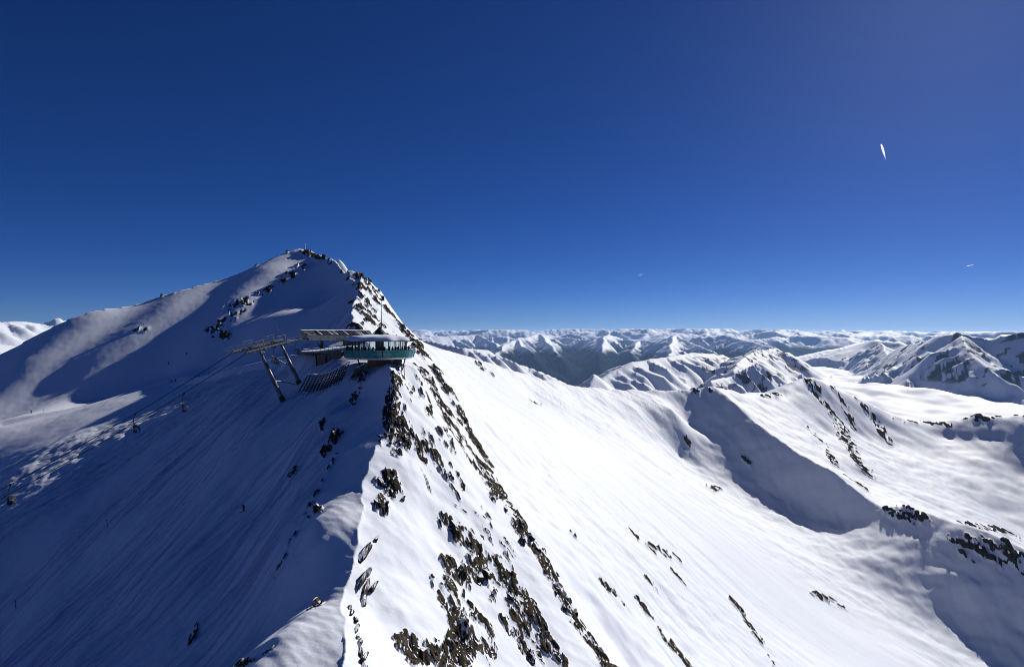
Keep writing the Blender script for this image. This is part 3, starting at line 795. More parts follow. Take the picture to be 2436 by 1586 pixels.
class MB:
    """collects simple solids into one mesh"""
    def __init__(s):
        s.v = []; s.f = []
    def add(s, v, f):
        k = len(s.v); s.v += [tuple(q) for q in v]; s.f += [tuple(i + k for i in g) for g in f]
        return s
    def box(s, c, size, rz=0.0, taper=1.0):
        x, y, z = size[0] / 2, size[1] / 2, size[2] / 2
        co, si = math.cos(rz), math.sin(rz)
        v = []
        for dz, k in ((-z, 1.0), (z, taper)):
            for dx, dy in ((-x, -y), (x, -y), (x, y), (-x, y)):
                a, b = dx * k, dy * k
                v.append((c[0] + a * co - b * si, c[1] + a * si + b * co, c[2] + dz))
        return s.add(v, [(3, 2, 1, 0), (4, 5, 6, 7), (0, 1, 5, 4), (1, 2, 6, 5), (2, 3, 7, 6), (3, 0, 4, 7)])
    def tube(s, a, b, r0, r1=None, n=8):
        a = Vector(a); b = Vector(b); r1 = r0 if r1 is None else r1
        d = (b - a).normalized()
        u = d.orthogonal().normalized(); w = d.cross(u)
        v = []
        for p, r in ((a, r0), (b, r1)):
            for k in range(n):
                t = 2 * math.pi * k / n
                v.append(p + u * (r * math.cos(t)) + w * (r * math.sin(t)))
        f = [(k, (k + 1) % n, n + (k + 1) % n, n + k) for k in range(n)]
        f += [tuple(range(n))[::-1], tuple(range(n, 2 * n))]
        return s.add(v, f)
    def bar(s, a, b, w, h):
        """rectangular bar from a to b, h measured upwards"""
        a = Vector(a); b = Vector(b)
        d = (b - a).normalized()
        side = d.cross(Vector((0, 0, 1)))
        side = side.normalized() if side.length > 1e-4 else Vector((1, 0, 0))
        up = side.cross(d).normalized()
        v = []
        for p in (a, b):
            for i, j in ((-1, -1), (1, -1), (1, 1), (-1, 1)):
                v.append(p + side * (i * w / 2) + up * (j * h / 2))
        return s.add(v, [(3, 2, 1, 0), (4, 5, 6, 7), (0, 1, 5, 4), (1, 2, 6, 5), (2, 3, 7, 6), (3, 0, 4, 7)])
    def lathe(s, prof, n=48, a0=0.0, a1=2 * math.pi, wob=None):
        full = abs(a1 - a0 - 2 * math.pi) < 1e-6
        m = n if full else n + 1
        v = []
        for i in range(m):
            t = a0 + (a1 - a0) * i / n
            for j, (r, z) in enumerate(prof):
                rr, zz = (r, z) if wob is None else wob(t, j, r, z)
                v.append((rr * math.cos(t), rr * math.sin(t), zz))
        L = len(prof); f = []
        for i in range(n):
            a = i * L; b = ((i + 1) % m) * L
            for j in range(L - 1):
                f.append((a + j, b + j, b + j + 1, a + j + 1))
        return s.add(v, f)
    def prism(s, poly, axis_a, axis_b, origin, extr):
        """polygon in the plane (axis_a, axis_b) at origin, extruded by extr"""
        A = Vector(axis_a); B = Vector(axis_b); O = Vector(origin); E = Vector(extr)
        n = len(poly)
        v = [O + A * p[0] + B * p[1] for p in poly] + [O + A * p[0] + B * p[1] + E for p in poly]
        f = [tuple(range(n))[::-1], tuple(range(n, 2 * n))] + [(i, (i + 1) % n, n + (i + 1) % n, n + i) for i in range(n)]
        return s.add(v, f)
    def mesh(s, name, mat, smooth=False):
        me = bpy.data.meshes.new(name)
        me.from_pydata(s.v, [], s.f)
        me.validate(); me.update()
        bm = bmesh.new(); bm.from_mesh(me); bmesh.ops.recalc_face_normals(bm, faces=bm.faces); bm.to_mesh(me); bm.free()
        if smooth:
            me.polygons.foreach_set("use_smooth", [True] * len(me.polygons))
        me.materials.append(mat)
        return me
    def build(s, name, mat, parent=None, smooth=False):
        o = bpy.data.objects.new(name, s.mesh(name, mat, smooth))
        COL.objects.link(o)
        if parent: o.parent = parent
        return o

def inst(name, me, parent=None, loc=(0, 0, 0), rot=(0, 0, 0), sc=(1, 1, 1)):
    o = bpy.data.objects.new(name, me)
    COL.objects.link(o)
    if parent: o.parent = parent
    o.location = loc; o.rotation_euler = rot; o.scale = sc
    return o

def copy_tree(o, parent=None):
    c = o.copy(); COL.objects.link(c); c.parent = parent
    for ch in o.children:
        copy_tree(ch, c)
    return c

bpy.context.view_layer.update()
def surf_z(x, y, z):
    ok, p, _, _ = RIDGE.ray_cast(Vector((x, y, 400)), Vector((0, 0, -1)))
    return p.z if ok else z

def ground(px, py):
    h = pick([(px, py)], dmin=40, dmax=1500, n=900)[0]
    return Vector((h[0], h[1], surf_z(*h))) if h else None

# materials of the built things
STEEL = simple("galvanised_steel", (0.20, 0.20, 0.20), 0.5, 0.5, 0.25, 2.0)
DARKSTEEL = simple("dark_painted_steel", (0.035, 0.038, 0.04), 0.5, 0.3, 0.2, 3.0)
RUST = simple("weathered_steel", (0.05, 0.042, 0.036), 0.75, 0.2, 0.3, 2.0)
CONCRETE = simple("concrete", (0.28, 0.27, 0.25), 0.9, 0, 0.2, 1.5)
PANEL = simple("pale_metal_panel", (0.30, 0.30, 0.28), 0.45, 0.4, 0.12, 1.0)
DARKGLASS = simple("dark_glazing", (0.03, 0.025, 0.02), 0.12, 0.0, spec=0.6)
WOOD = simple("weathered_wood", (0.17, 0.105, 0.06), 0.8, 0, 0.35, 4.0)
GREYWOOD = simple("grey_wood", (0.16, 0.14, 0.12), 0.85, 0, 0.3, 3.0)
ROOFMETAL = simple("green_grey_roof_sheet", (0.03, 0.045, 0.042), 0.6, 0.2, 0.15, 1.0)
SNOW = simple("packed_snow", (0.76, 0.80, 0.88), 0.7, 0, 0.05, 0.8, 0.35, spec=0.2)
BLACK = simple("black_plastic", (0.012, 0.012, 0.013), 0.4)
SEATPAD = simple("grey_seat_padding", (0.30, 0.30, 0.31), 0.8)
WHITE = simple("white_paint", (0.78, 0.78, 0.78), 0.5)
REDP = simple("red_paint", (0.35, 0.03, 0.02), 0.5)
BLUE = simple("navy_cloth", (0.02, 0.025, 0.09), 0.8)
ROCKMAT = None

def glass_mat(name, col, alpha_mix, rough=0.05):
    m, nt, out = new_mat(name)
    t = N(nt, "ShaderNodeBsdfTransparent"); t.inputs[0].default_value = (*col, 1)
    g = N(nt, "ShaderNodeBsdfPrincipled"); g.inputs["Base Color"].default_value = (*[c * 0.55 for c in col], 1); g.inputs["Roughness"].default_value = rough
    mx = N(nt, "ShaderNodeMixShader"); mx.inputs[0].default_value = alpha_mix
    nt.links.new(t.outputs[0], mx.inputs[1]); nt.links.new(g.outputs[0], mx.inputs[2]); nt.links.new(mx.outputs[0], out.inputs[0])
    return m
TEAL = glass_mat("teal_tinted_glass", (0.20, 0.74, 0.77), 0.42)
CLEAR = glass_mat("clear_glass", (0.80, 0.88, 0.90), 0.16)

def rock_material():
    m, nt, out = new_mat("dark_schist_rock")
    tc = N(nt, "ShaderNodeNewGeometry")
    mp = N(nt, "ShaderNodeMapping"); mp.inputs["Rotation"].default_value = (0.3, 0.2, 0.5); mp.inputs["Scale"].default_value = (3.0, 0.8, 1.5)
    nt.links.new(tc.outputs["Position"], mp.inputs[0])
    n = N(nt, "ShaderNodeTexNoise"); n.inputs["Scale"].default_value = 1.1; n.inputs["Detail"].default_value = 7
    nt.links.new(mp.outputs[0], n.inputs["Vector"])
    r = N(nt, "ShaderNodeValToRGB")
    r.color_ramp.elements[0].position = 0.32; r.color_ramp.elements[0].color = (0.008, 0.008, 0.008, 1)
    r.color_ramp.elements[1].position = 0.75; r.color_ramp.elements[1].color = (0.085, 0.064, 0.042, 1)
    nt.links.new(n.outputs["Fac"], r.inputs[0])
    # snow lying on what faces up
    sp = N(nt, "ShaderNodeSeparateXYZ"); nt.links.new(tc.outputs["Normal"], sp.inputs[0])
    ad = N(nt, "ShaderNodeMath", operation='MULTIPLY_ADD'); ad.inputs[1].default_value = 0.5; nt.links.new(n.outputs["Fac"], ad.inputs[0]); nt.links.new(sp.outputs["Z"], ad.inputs[2])
    mr = N(nt, "ShaderNodeMapRange", interpolation_type='SMOOTHSTEP'); mr.inputs[1].default_value = 0.98; mr.inputs[2].default_value = 1.12
    nt.links.new(ad.outputs[0], mr.inputs[0])
    mx = N(nt, "ShaderNodeMixRGB"); mx.inputs[2].default_value = (0.76, 0.80, 0.88, 1)
    nt.links.new(mr.outputs[0], mx.inputs[0]); nt.links.new(r.outputs[0], mx.inputs[1])
    b = N(nt, "ShaderNodeBump"); b.inputs["Strength"].default_value = 0.8; b.inputs["Distance"].default_value = 0.3
    nt.links.new(n.outputs["Fac"], b.inputs["Height"])
    bs = N(nt, "ShaderNodeBsdfPrincipled"); bs.inputs["Roughness"].default_value = 0.85; bs.inputs["Specular IOR Level"].default_value = 0.05
    nt.links.new(mx.outputs[0], bs.inputs["Base Color"]); nt.links.new(b.outputs[0], bs.inputs["Normal"]); nt.links.new(bs.outputs[0], out.inputs[0])
    return m
ROCKMAT = rock_material()

# ------------------------------------------------------------------ rock outcrops standing proud of the snow
def rock_meshes(n=10):
    out = []
    for k in range(n):
        rnd = random.Random(100 + k)
        bm = bmesh.new()
        bmesh.ops.create_cube(bm, size=1.7)
        bmesh.ops.subdivide_edges(bm, edges=bm.edges[:], cuts=2, use_grid_fill=True)
        planes = []
        for _ in range(8):
            d = Vector((rnd.gauss(0, 1), rnd.gauss(0, 1), rnd.gauss(0, 0.8))).normalized()
            planes.append((d, rnd.uniform(0.40, 0.80)))
        for v in bm.verts:
            p = v.co + Vector((rnd.uniform(-1, 1), rnd.uniform(-1, 1), rnd.uniform(-1, 1))) * 0.14
            for d, c in planes:
                q = p.dot(d)
                if q > c:
                    p -= d * (q - c)
            p += Vector((rnd.uniform(-1, 1), rnd.uniform(-1, 1), rnd.uniform(-1, 1))) * 0.07
            v.co = p
        me = bpy.data.meshes.new("rock")
        bm.to_mesh(me); bm.free()
        me.materials.append(ROCKMAT)
        out.append(me)
    return out

def build_rocks():
    rnd = random.Random(5)
    ms = rock_meshes()
    spots = [  # px, py, half length, half width, height (metres), tilt along the image vertical
        (868, 1312, 3.6, 0.75, 0.9), (896, 1284, 1.8, 0.38, 0.6), (860, 1380, 3.0, 0.55, 0.8), (872, 1398, 3.0, 0.6, 0.8), (886, 1398, 1.6, 0.5, 0.7), (864, 1432, 2.2, 0.6, 0.7), (876, 1360, 1.4, 0.5, 0.6),
        (833, 1442, 1.3, 0.3, 0.4), (838, 1458, 1.4, 0.3, 0.4), (845, 1476, 1.5, 0.32, 0.4), (849, 1494, 1.5, 0.32, 0.4), (852, 1512, 1.5, 0.3, 0.4), (856, 1530, 1.5, 0.32, 0.4), (859, 1550, 1.5, 0.4, 0.5), (863, 1570, 1.6, 0.5, 0.6), (866, 1586, 1.6, 0.5, 0.6),
        (795, 1045, 2.6, 1.1, 1.6), (784, 1065, 1.6, 0.7, 1.0), (767, 1012, 0.9, 0.7, 0.8), (1080, 1262, 2.2, 1.0, 1.3), (1102, 1372, 1.5, 1.0, 1.3), (1142, 1372, 1.6, 1.0, 1.2),
        (1240, 1290, 2.0, 0.8, 1.4), (1215, 1420, 1.4, 0.6, 1.0), (932, 1150, 1.4, 0.8, 1.0), (930, 1175, 1.1, 0.5, 0.8), (1100, 1500, 2.2, 0.9, 1.3), (1010, 1560, 2.3, 1.0, 1.3),
    ]
    big = [s for s in SPLATS if s[3] > 0.6 and s[1] < 190 and s[0] < 40]
    hits = pick([(a[0], a[1]) for a in spots], dmin=40, dmax=600, n=700)
    lst = [(h, a[2], a[3], a[4]) for h, a in zip(hits, spots) if h]
    for _ in range(110):
        s = rnd.choice(big)
        x = s[0] + rnd.gauss(0, s[2] * 0.6); y = s[1] + rnd.gauss(0, s[2] * 0.8)
        z = float(base_height(np.array([x]), np.array([y]))[0][0])
        L = rnd.uniform(0.35, 1.5) * (1 + 0.3 * (rnd.random() < 0.15))
        lst.append(((x, y, z), L, L * rnd.uniform(0.3, 0.6), L * rnd.uniform(0.35, 0.7)))
    for k, (h, L, W, H) in enumerate(lst):
        x, y, z = h
        e = 0.8
        zz = base_height(np.array([x, x + e, x]), np.array([y, y, y + e]))[0]
        gx, gy = (zz[1] - zz[0]) / e, (zz[2] - zz[0]) / e
        nrm = Vector((-gx, -gy, 1)).normalized()
        strike = Vector((0.45, -0.89, 0)) if k >= len(spots) or x > -15 else Vector((0.12, -0.99, 0))
        strike = (strike - nrm * strike.dot(nrm)).normalized()
        rot = Matrix((strike, nrm.cross(strike), nrm)).transposed().to_euler()
        o = inst("rock_outcrop", ms[k % len(ms)], RIDGE, (x, y, surf_z(x, y, zz[0]) - 0.05 * H), rot, (L, W, H))
build_rocks()

# ------------------------------------------------------------------ people
def person_mesh(name, jacket, trousers, hat, pose=0):
    P_ = {0: dict(), 1: dict(lean=0.22, knee=0.16, arms=0.30), 2: dict(arms=0.22, lean=0.06)}[pose]
    ln = P_.get("lean", 0.0); kn = P_.get("knee", 0.02); ar = P_.get("arms", 0.06)
    hipz = 0.94 - (0.10 if pose == 1 else 0)
    V = [(0, 0, hipz), (0, ln * 0.45, hipz + 0.25), (0, ln, hipz + 0.50), (0, ln * 1.15, hipz + 0.60), (0, ln * 1.2, hipz + 0.68), (0, ln * 1.2, hipz + 0.80)]
    R = [0.16, 0.16, 0.17, 0.075, 0.105, 0.085]
    E = [(0, 1), (1, 2), (2, 3), (3, 4), (4, 5)]
    for s in (-1, 1):
        b = len(V)
        V += [(s * 0.19, ln * 0.95, hipz + 0.47), (s * 0.27, ln * 0.8 + ar * 0.3, hipz + 0.22), (s * 0.26, ln * 0.7 + ar + 0.05, hipz + 0.05), (s * 0.25, ln * 0.7 + ar + 0.13, hipz + 0.02)]
        R += [0.085, 0.068, 0.05, 0.045]
        E += [(2, b), (b, b + 1), (b + 1, b + 2), (b + 2, b + 3)]
        b = len(V)
        V += [(s * 0.10, 0.0, hipz - 0.06), (s * 0.115, kn, hipz * 0.53), (s * 0.12, 0.0, 0.09), (s * 0.125, 0.14, 0.05)]
        R += [0.115, 0.08, 0.06, 0.055]
        E += [(0, b), (b, b + 1), (b + 1, b + 2), (b + 2, b + 3)]
    me = bpy.data.meshes.new(name)
    me.from_pydata(V, E, [])
    o = bpy.data.objects.new(name, me); COL.objects.link(o)
    sk = o.modifiers.new("skin", 'SKIN'); sk.use_smooth_shade = True
    for i, r in enumerate(R):
        me.skin_vertices[0].data[i].radius = (r, r)
    me.skin_vertices[0].data[0].use_root = True
    sb = o.modifiers.new("sub", 'SUBSURF'); sb.levels = 1; sb.render_levels = 1
    dg = bpy.context.evaluated_depsgraph_get()
    fin = bpy.data.meshes.new_from_object(o.evaluated_get(dg))
    bpy.data.objects.remove(o, do_unlink=True)
    fin.name = name
    fin.materials.clear()
    for m in (jacket, trousers, hat, BLACK):
        fin.materials.append(m)
    for p in fin.polygons:
        z = p.center.z
        p.material_index = 3 if z < 0.16 else (1 if z < hipz + 0.02 and abs(p.center.x) < 0.21 else (2 if z > hipz + 0.60 else 0))
        p.use_smooth = True
    return fin

CLOTH = {
    "dark": simple("dark_jacket_cloth", (0.018, 0.018, 0.022), 0.9), "navy": simple("navy_jacket_cloth", (0.02, 0.03, 0.07), 0.9),
    "red": simple("dark_red_jacket_cloth", (0.14, 0.02, 0.02), 0.9), "brown": simple("brown_jacket_cloth", (0.06, 0.04, 0.025), 0.9),
    "grey": simple("grey_jacket_cloth", (0.12, 0.12, 0.13), 0.9), "helmet": simple("helmet_shell", (0.03, 0.03, 0.03), 0.4), "skin": simple("skin", (0.38, 0.22, 0.15), 0.6),
}
STAND = [person_mesh("person_body", CLOTH[j], CLOTH[t], CLOTH[h], p) for j, t, h, p in
         (("dark", "dark", "helmet", 0), ("navy", "dark", "helmet", 2), ("red", "dark", "helmet", 2), ("brown", "grey", "skin", 0), ("grey", "dark", "skin", 2))]
SKI = [person_mesh("person_body", CLOTH[j], CLOTH[t], CLOTH["helmet"], 1) for j, t in (("dark", "dark"), ("navy", "dark"), ("red", "dark"), ("brown", "dark"))]

def person_at(loc, me, label, group=None, rz=0.0, skis=False):
    root = empty("person", loc, rz)
    tag(root, label, "person", group)
    inst("body", me, root)
    if skis:
        for s in (-1, 1):
            MB().box((s * 0.13, 0.05, 0.015), (0.10, 1.65, 0.03)).build("ski", BLACK, root)
            MB().tube((s * 0.27, 0.35, 0.90), (s * 0.50, 0.15, 0.0), 0.014, 0.010, 5).build("ski_pole", DARKSTEEL, root)
    return root

# ------------------------------------------------------------------ the round panorama restaurant
def build_restaurant():
    C0 = P(903, 849, 150)
    cx, cy = C0[0], C0[1]
    Z = lambda py: (793 - py) / FPX * 150
    root = empty("panorama_restaurant", (cx, cy, Z(849)))
    tag(root, "round glass-walled mountain restaurant with teal railing, conical roof and tall mast", "restaurant")
    z0 = Z(849)
    rel = lambda py: Z(py) - z0
    R = 9.0
    # deck
    MB().lathe([(0.01, -0.45), (R - 0.9, -0.42), (R - 0.15, -0.10), (R - 0.05, 0.06), (R - 0.25, 0.10), (0.01, 0.10)], 56).build("deck", WHITE, root)
    # leaning glass railing, one pane at a time
    n = 30
    tp, bp = rel(832), 0.12
    for k in range(n):
        a0 = 2 * math.pi * k / n + 0.012; a1 = 2 * math.pi * (k + 1) / n - 0.012
        v = []
        for r, z in ((R - 0.1, bp), (R + 0.35, tp)):
            for a in (a0, a1):
                v.append((r * math.cos(a), r * math.sin(a), z)); v.append(((r - 0.03) * math.cos(a), (r - 0.03) * math.sin(a), z))
        MB().add(v, [(0, 2, 6, 4), (1, 5, 7, 3), (0, 4, 5, 1), (2, 3, 7, 6), (0, 1, 3, 2), (4, 6, 7, 5)]).build("railing_pane", TEAL, root)
        a = 2 * math.pi * k / n
        MB().tube(((R - 0.12) * math.cos(a), (R - 0.12) * math.sin(a), -0.1), ((R + 0.36) * math.cos(a), (R + 0.36) * math.sin(a), tp + 0.03), 0.045, n=6).build("railing_post", STEEL, root)
    MB().lathe([(R + 0.30, tp), (R + 0.42, tp), (R + 0.42, tp + 0.07), (R + 0.30, tp + 0.07), (R + 0.30, tp)], 60).build("handrail", STEEL, root)
    # glazed room
    ri = 7.0
    zt = rel(811)
    m = 26
    for k in range(m):
        a = 2 * math.pi * k / m; b = 2 * math.pi * (k + 1) / m
        MB().box((ri * math.cos(a), ri * math.sin(a), (zt + 0.1) / 2), (0.16, 0.16, zt - 0.1), a).build("window_mullion", DARKSTEEL, root)
        v = [(ri * math.cos(t), ri * math.sin(t), z) for z in (0.1, zt) for t in (a, b)]
        MB().add(v, [(0, 1, 3, 2)]).build("window_pane", CLEAR, root)
    MB().lathe([(0.01, 1.24), (ri + 1.7, 1.24), (ri + 1.7, 1.30), (0.01, 1.30)], 48).build("floor", GREYWOOD, root)
    MB().lathe([(0.01, 1.3), (1.1, 1.3), (1.1, zt), (0.01, zt)], 24).build("bar_core", CONCRETE, root)
    # roof: shallow metal cone with a pointed rim, snow drifted on the camera side
    ze, zk = rel(811.5), rel(797)
    def rim(t, j, r, z):
        return (r * (1 + 0.05 * math.cos(2 * t) ** 2 * (r > 8)), z)
    rf = MB().lathe([(0.6, zk + 0.1), (2.2, zk), (5.0, zk - 0.62), (8.0, ze + 0.28), (9.4, ze + 0.16), (9.4, ze + 0.02), (7.0, ze - 0.02), (0.6, ze)], 60, wob=rim).build("roof", ROOFMETAL, root)
    rnd = random.Random(3)
    ph = [rnd.uniform(0, 6.28) for _ in range(6)]
    def drift(t, j, r, z):
        e = 0.32 * math.sin(3 * t + ph[0]) + 0.22 * math.sin(7 * t + ph[1]) + 0.15 * math.sin(13 * t + ph[2])
        return ((r + e * (0.9 if j > 1 else 0.1)), z + 0.07 * math.sin(5 * t + ph[3] + j))
    MB().lathe([(1.9, zk + 0.16), (3.4, zk + 0.12), (5.2, zk - 0.02), (7.0, zk - 0.20), (8.2, zk - 0.42), (8.95, ze + 0.55), (9.2, ze + 0.12)], 46, rad(138), rad(338), drift).build("roof_snow", SNOW, rf, True)
    # dark roof fins reaching out either side
    for sx, L in ((1, 12.3), (-1, 11.3)):
        MB().bar((sx * 7.6, 0.2, ze + 0.36), (sx * L, 0.6, ze + 0.52), 0.30, 0.16).build("roof_fin", DARKSTEEL, rf)
        MB().bar((sx * 7.8, -1.9, ze + 0.26), (sx * (L - 1.2), -1.2, ze + 0.42), 0.24, 0.12).build("roof_fin", DARKSTEEL, rf)
    # lantern of upright slats under the mast
    za = rel(778)
    for k in range(26):
        a = 2 * math.pi * k / 26
        MB().bar((2.1 * math.cos(a), 2.1 * math.sin(a), zk + 0.05), (0.12 * math.cos(a), 0.12 * math.sin(a), za), 0.16, 0.07).build("lantern_slat", ROOFMETAL, root)
    MB().lathe([(1.75, zk), (0.1, za - 0.25)], 26).build("lantern_lining", DARKSTEEL, root)
    mast = MB().tube((0.45, 0, za - 0.4), (0.45, 0, rel(712)), 0.15, 0.05, 8).build("mast", DARKSTEEL, root)
    fl = MB()
    fv = []
    for i in range(6):
        x = 0.47 + 0.16 * i; y = 0.10 * math.sin(i * 1.3)
        fv += [(x, y, rel(716) + 0.05 * i), (x, y, rel(703) - 0.02 * i)]
    fl.add(fv, [(2 * i, 2 * i + 2, 2 * i + 3, 2 * i + 1) for i in range(5)]).build("flag", BLUE, mast)
    # timber-clad core under the deck
    px0, px1 = 873, 946
    xa = (px0 - 1218) / FPX * 148 - cx; xb = (px1 - 1218) / FPX * 148 - cx
    MB().box(((xa + xb) / 2, 1.0, -1.8), (xb - xa - 0.1, 5.0, 3.4)).build("core_wall", GREYWOOD, root)
    np_ = 16
    rnd = random.Random(8)
    for k in range(np_):
        x = xa + (xb - xa) * (k + 0.5) / np_
        MB().box((x, -1.56 - rnd.uniform(0, 0.06), -1.75 + rnd.uniform(-0.1, 0.05)), ((xb - xa) / np_ - 0.06, 0.10, 3.1)).build("plank", WOOD if rnd.random() < 0.7 else GREYWOOD, root)
    MB().box((xb - 1.6, -1.72, -1.6), (0.55, 0.08, 2.0)).build("door", PANEL, root)
    # raking struts carrying the deck
    for (a, b) in (((850, 851), (861, 876)), ((965, 848), (957, 872)), ((950, 850), (948, 880))):
        q0 = P(a[0], a[1], 146); q1 = P(b[0], b[1] + 8, 145)
        MB().tube((q0[0] - cx, q0[1] - cy, q0[2] - z0), (q1[0] - cx, q1[1] - cy, q1[2] - z0), 0.16, n=8).build("strut", DARKSTEEL, root)
    for px in (941, 948, 955, 961):
        q0 = P(px, 868, 144); q1 = P(px + 2, 925, 143)
        MB().tube((q0[0] - cx, q0[1] - cy, q0[2] - z0), (q1[0] - cx, q1[1] - cy, q1[2] - z0), 0.10, n=6).build("stilt", RUST, root)
    q = P(950, 870, 145)
    MB().box((q[0] - cx, q[1] - cy, q[2] - z0), (2.8, 2.4, 0.18)).build("landing", GREYWOOD, root)
    # guests
    rnd = random.Random(21)
    for k in range(26):
        a = rad(190 + 170 * (k + rnd.uniform(-0.25, 0.25)) / 25.0)
        rr = rnd.choice([8.2, 8.0, 7.6, 8.3])
        person_at((cx + rr * math.cos(a), cy + rr * math.sin(a), z0 + 1.30), STAND[rnd.choice([0, 0, 0, 1, 1, 2, 3, 4])],
                  "person in ski clothes standing in the crowd behind the teal glass railing", "guests on the restaurant deck", a + rnd.uniform(-1.5, 1.5))
    for k, dx in enumerate((-0.5, 0.5)):
        person_at((q[0] + dx, q[1] - 0.2 * k, q[2] + 0.09), STAND[k], ("person in black clothes on the small landing under the restaurant, next to the timber wall", "person in navy jacket on the small landing under the restaurant, at its open edge")[k], None, 1.0 + 2 * k)
    return root
build_restaurant()

# ------------------------------------------------------------------ chairlift top station
def build_station():
    a = Vector(P(722, 808, 173)); b = Vector(P(886, 808, 186))
    d = (b - a); L = d.xy.length; d = Vector((d.x, d.y, 0)).normalized()
    back = Vector((-d.y, d.x, 0))
    root = empty("lift_station", (a.x, a.y, a.z), math.atan2(d.y, d.x))
    tag(root, "long grey chairlift station with slanted row of roof windows on a single leg", "lift station")
    H = lambda py, dd=175: (793 - py) / FPX * dd - a.z
    zb, zw, zt = H(810), H(797), H(786)
    prof = [(0.0, zb), (-0.15, zw), (1.5, zt), (5.6, zt), (6.4, zw), (6.2, zb)]
    m = MB()
    u0 = [2.0, 0.9, 0.0, 0.0, 0.9, 2.0]
    v = [(u0[i], p[0], p[1]) for i, p in enumerate(prof)] + [(L - 0.2 * (p[1] > 1.5), p[0], p[1]) for p in prof]
    n = len(prof)
    m.add(v, [tuple(range(n))[::-1], tuple(range(n, 2 * n))] + [(i, (i + 1) % n, n + (i + 1) % n, n + i) for i in range(n)])
    m.build("hull", PANEL, root)
    k = 20
    nx, nz = -(zt - zw), -1.65
    nl = math.hypot(nx, nz); nx, nz = nx / nl, -nz / nl
    for i in range(k):
        us = 4.6 + (L - 5.4) * i / k; ue = 4.6 + (L - 5.4) * (i + 1) / k - 0.34
        q = []
        for (w, z) in ((0.05 - 0.15 * 0.9, zw + 0.12), (1.38, zt - 0.10)):
            for u in (us, ue):
                for e in (0.02, 0.07):
                    uu = u - (1.1 if w > 1 else 0.0)
                    q.append((uu, w + nx * e, z + nz * e))
        win = MB().add(q, [(1, 3, 7, 5), (0, 4, 6, 2), (0, 1, 5, 4), (2, 6, 7, 3), (0, 2, 3, 1), (4, 5, 7, 6)]).build("roof_window", DARKGLASS if (i * 7) % 10 in (0, 1, 3, 4, 6, 8) else (SNOW if i % 3 else WOOD), root)
        MB().bar((ue + 0.11, -0.02 + nx * 0.08, zw + 0.1 + nz * 0.08), (ue + 0.11 - 1.1, 1.40 + nx * 0.08, zt - 0.06 + nz * 0.08), 0.10, 0.08).build("window_rib", PANEL, win)
    for i in range(7):
        u = 5.2 + (L - 5.8) * i / 6.5
        MB().box((u, -0.10, (zb + zw) / 2), (0.05, 0.06, zw - zb - 0.05)).build("panel_seam", STEEL, root)
    MB().add([(0.9, 0.10, zt - 0.25), (2.5, -0.12, zw + 0.35), (3.2, -0.05, zw + 0.75), (2.0, 0.95, zt - 0.2), (0.95, 0.0, zt - 0.3), (2.55, -0.22, zw + 0.3), (3.25, -0.15, zw + 0.7), (2.05, 0.85, zt - 0.25)],
             [(0, 1, 2, 3), (7, 6, 5, 4), (0, 4, 5, 1), (1, 5, 6, 2), (2, 6, 7, 3), (3, 7, 4, 0)]).build("end_window", WOOD, root)
    sn = MB(); pts = []
    rnd = random.Random(2)
    NS = 24
    for i in range(NS + 1):
        u = L * i / NS
        for w, h in ((1.35, 0.03), (2.2, 0.22), (4.5, 0.28), (5.5, 0.05)):
            pts.append((u, w + rnd.uniform(-0.08, 0.08), zt + h + rnd.uniform(-0.03, 0.05)))
    sn.add(pts, [(i * 4 + j, i * 4 + j + 1, i * 4 + j + 5, i * 4 + j + 4) for i in range(NS) for j in range(3)]).build("roof_snow", SNOW, root, True)
    MB().box((6.2, 2.2, zb - 1.3), (0.75, 0.9, 3.0)).build("support_leg", DARKSTEEL, root)
    MB().bar((5.0, 2.2, zb - 0.9), (6.0, 2.2, zb - 2.3), 0.3, 0.3).build("leg_brace", DARKSTEEL, root)
    MB().box((16.0, 3.2, zb - 1.3), (4.2, 3.4, 2.8)).build("control_room", GREYWOOD, root)
    for vv in (1.0, 5.0):
        MB().bar((-1.0, vv, zb + 0.55), (9.0, vv, zb + 0.3), 0.18, 0.28).build("guide_rail", DARKSTEEL, root)
        for i in range(5):
            MB().tube((-0.8 + 0.7 * i, vv - 0.12, zb + 0.30), (-0.8 + 0.7 * i, vv + 0.12, zb + 0.30), 0.22, n=10).build("guide_wheel", BLACK, root)
    return root
build_station()

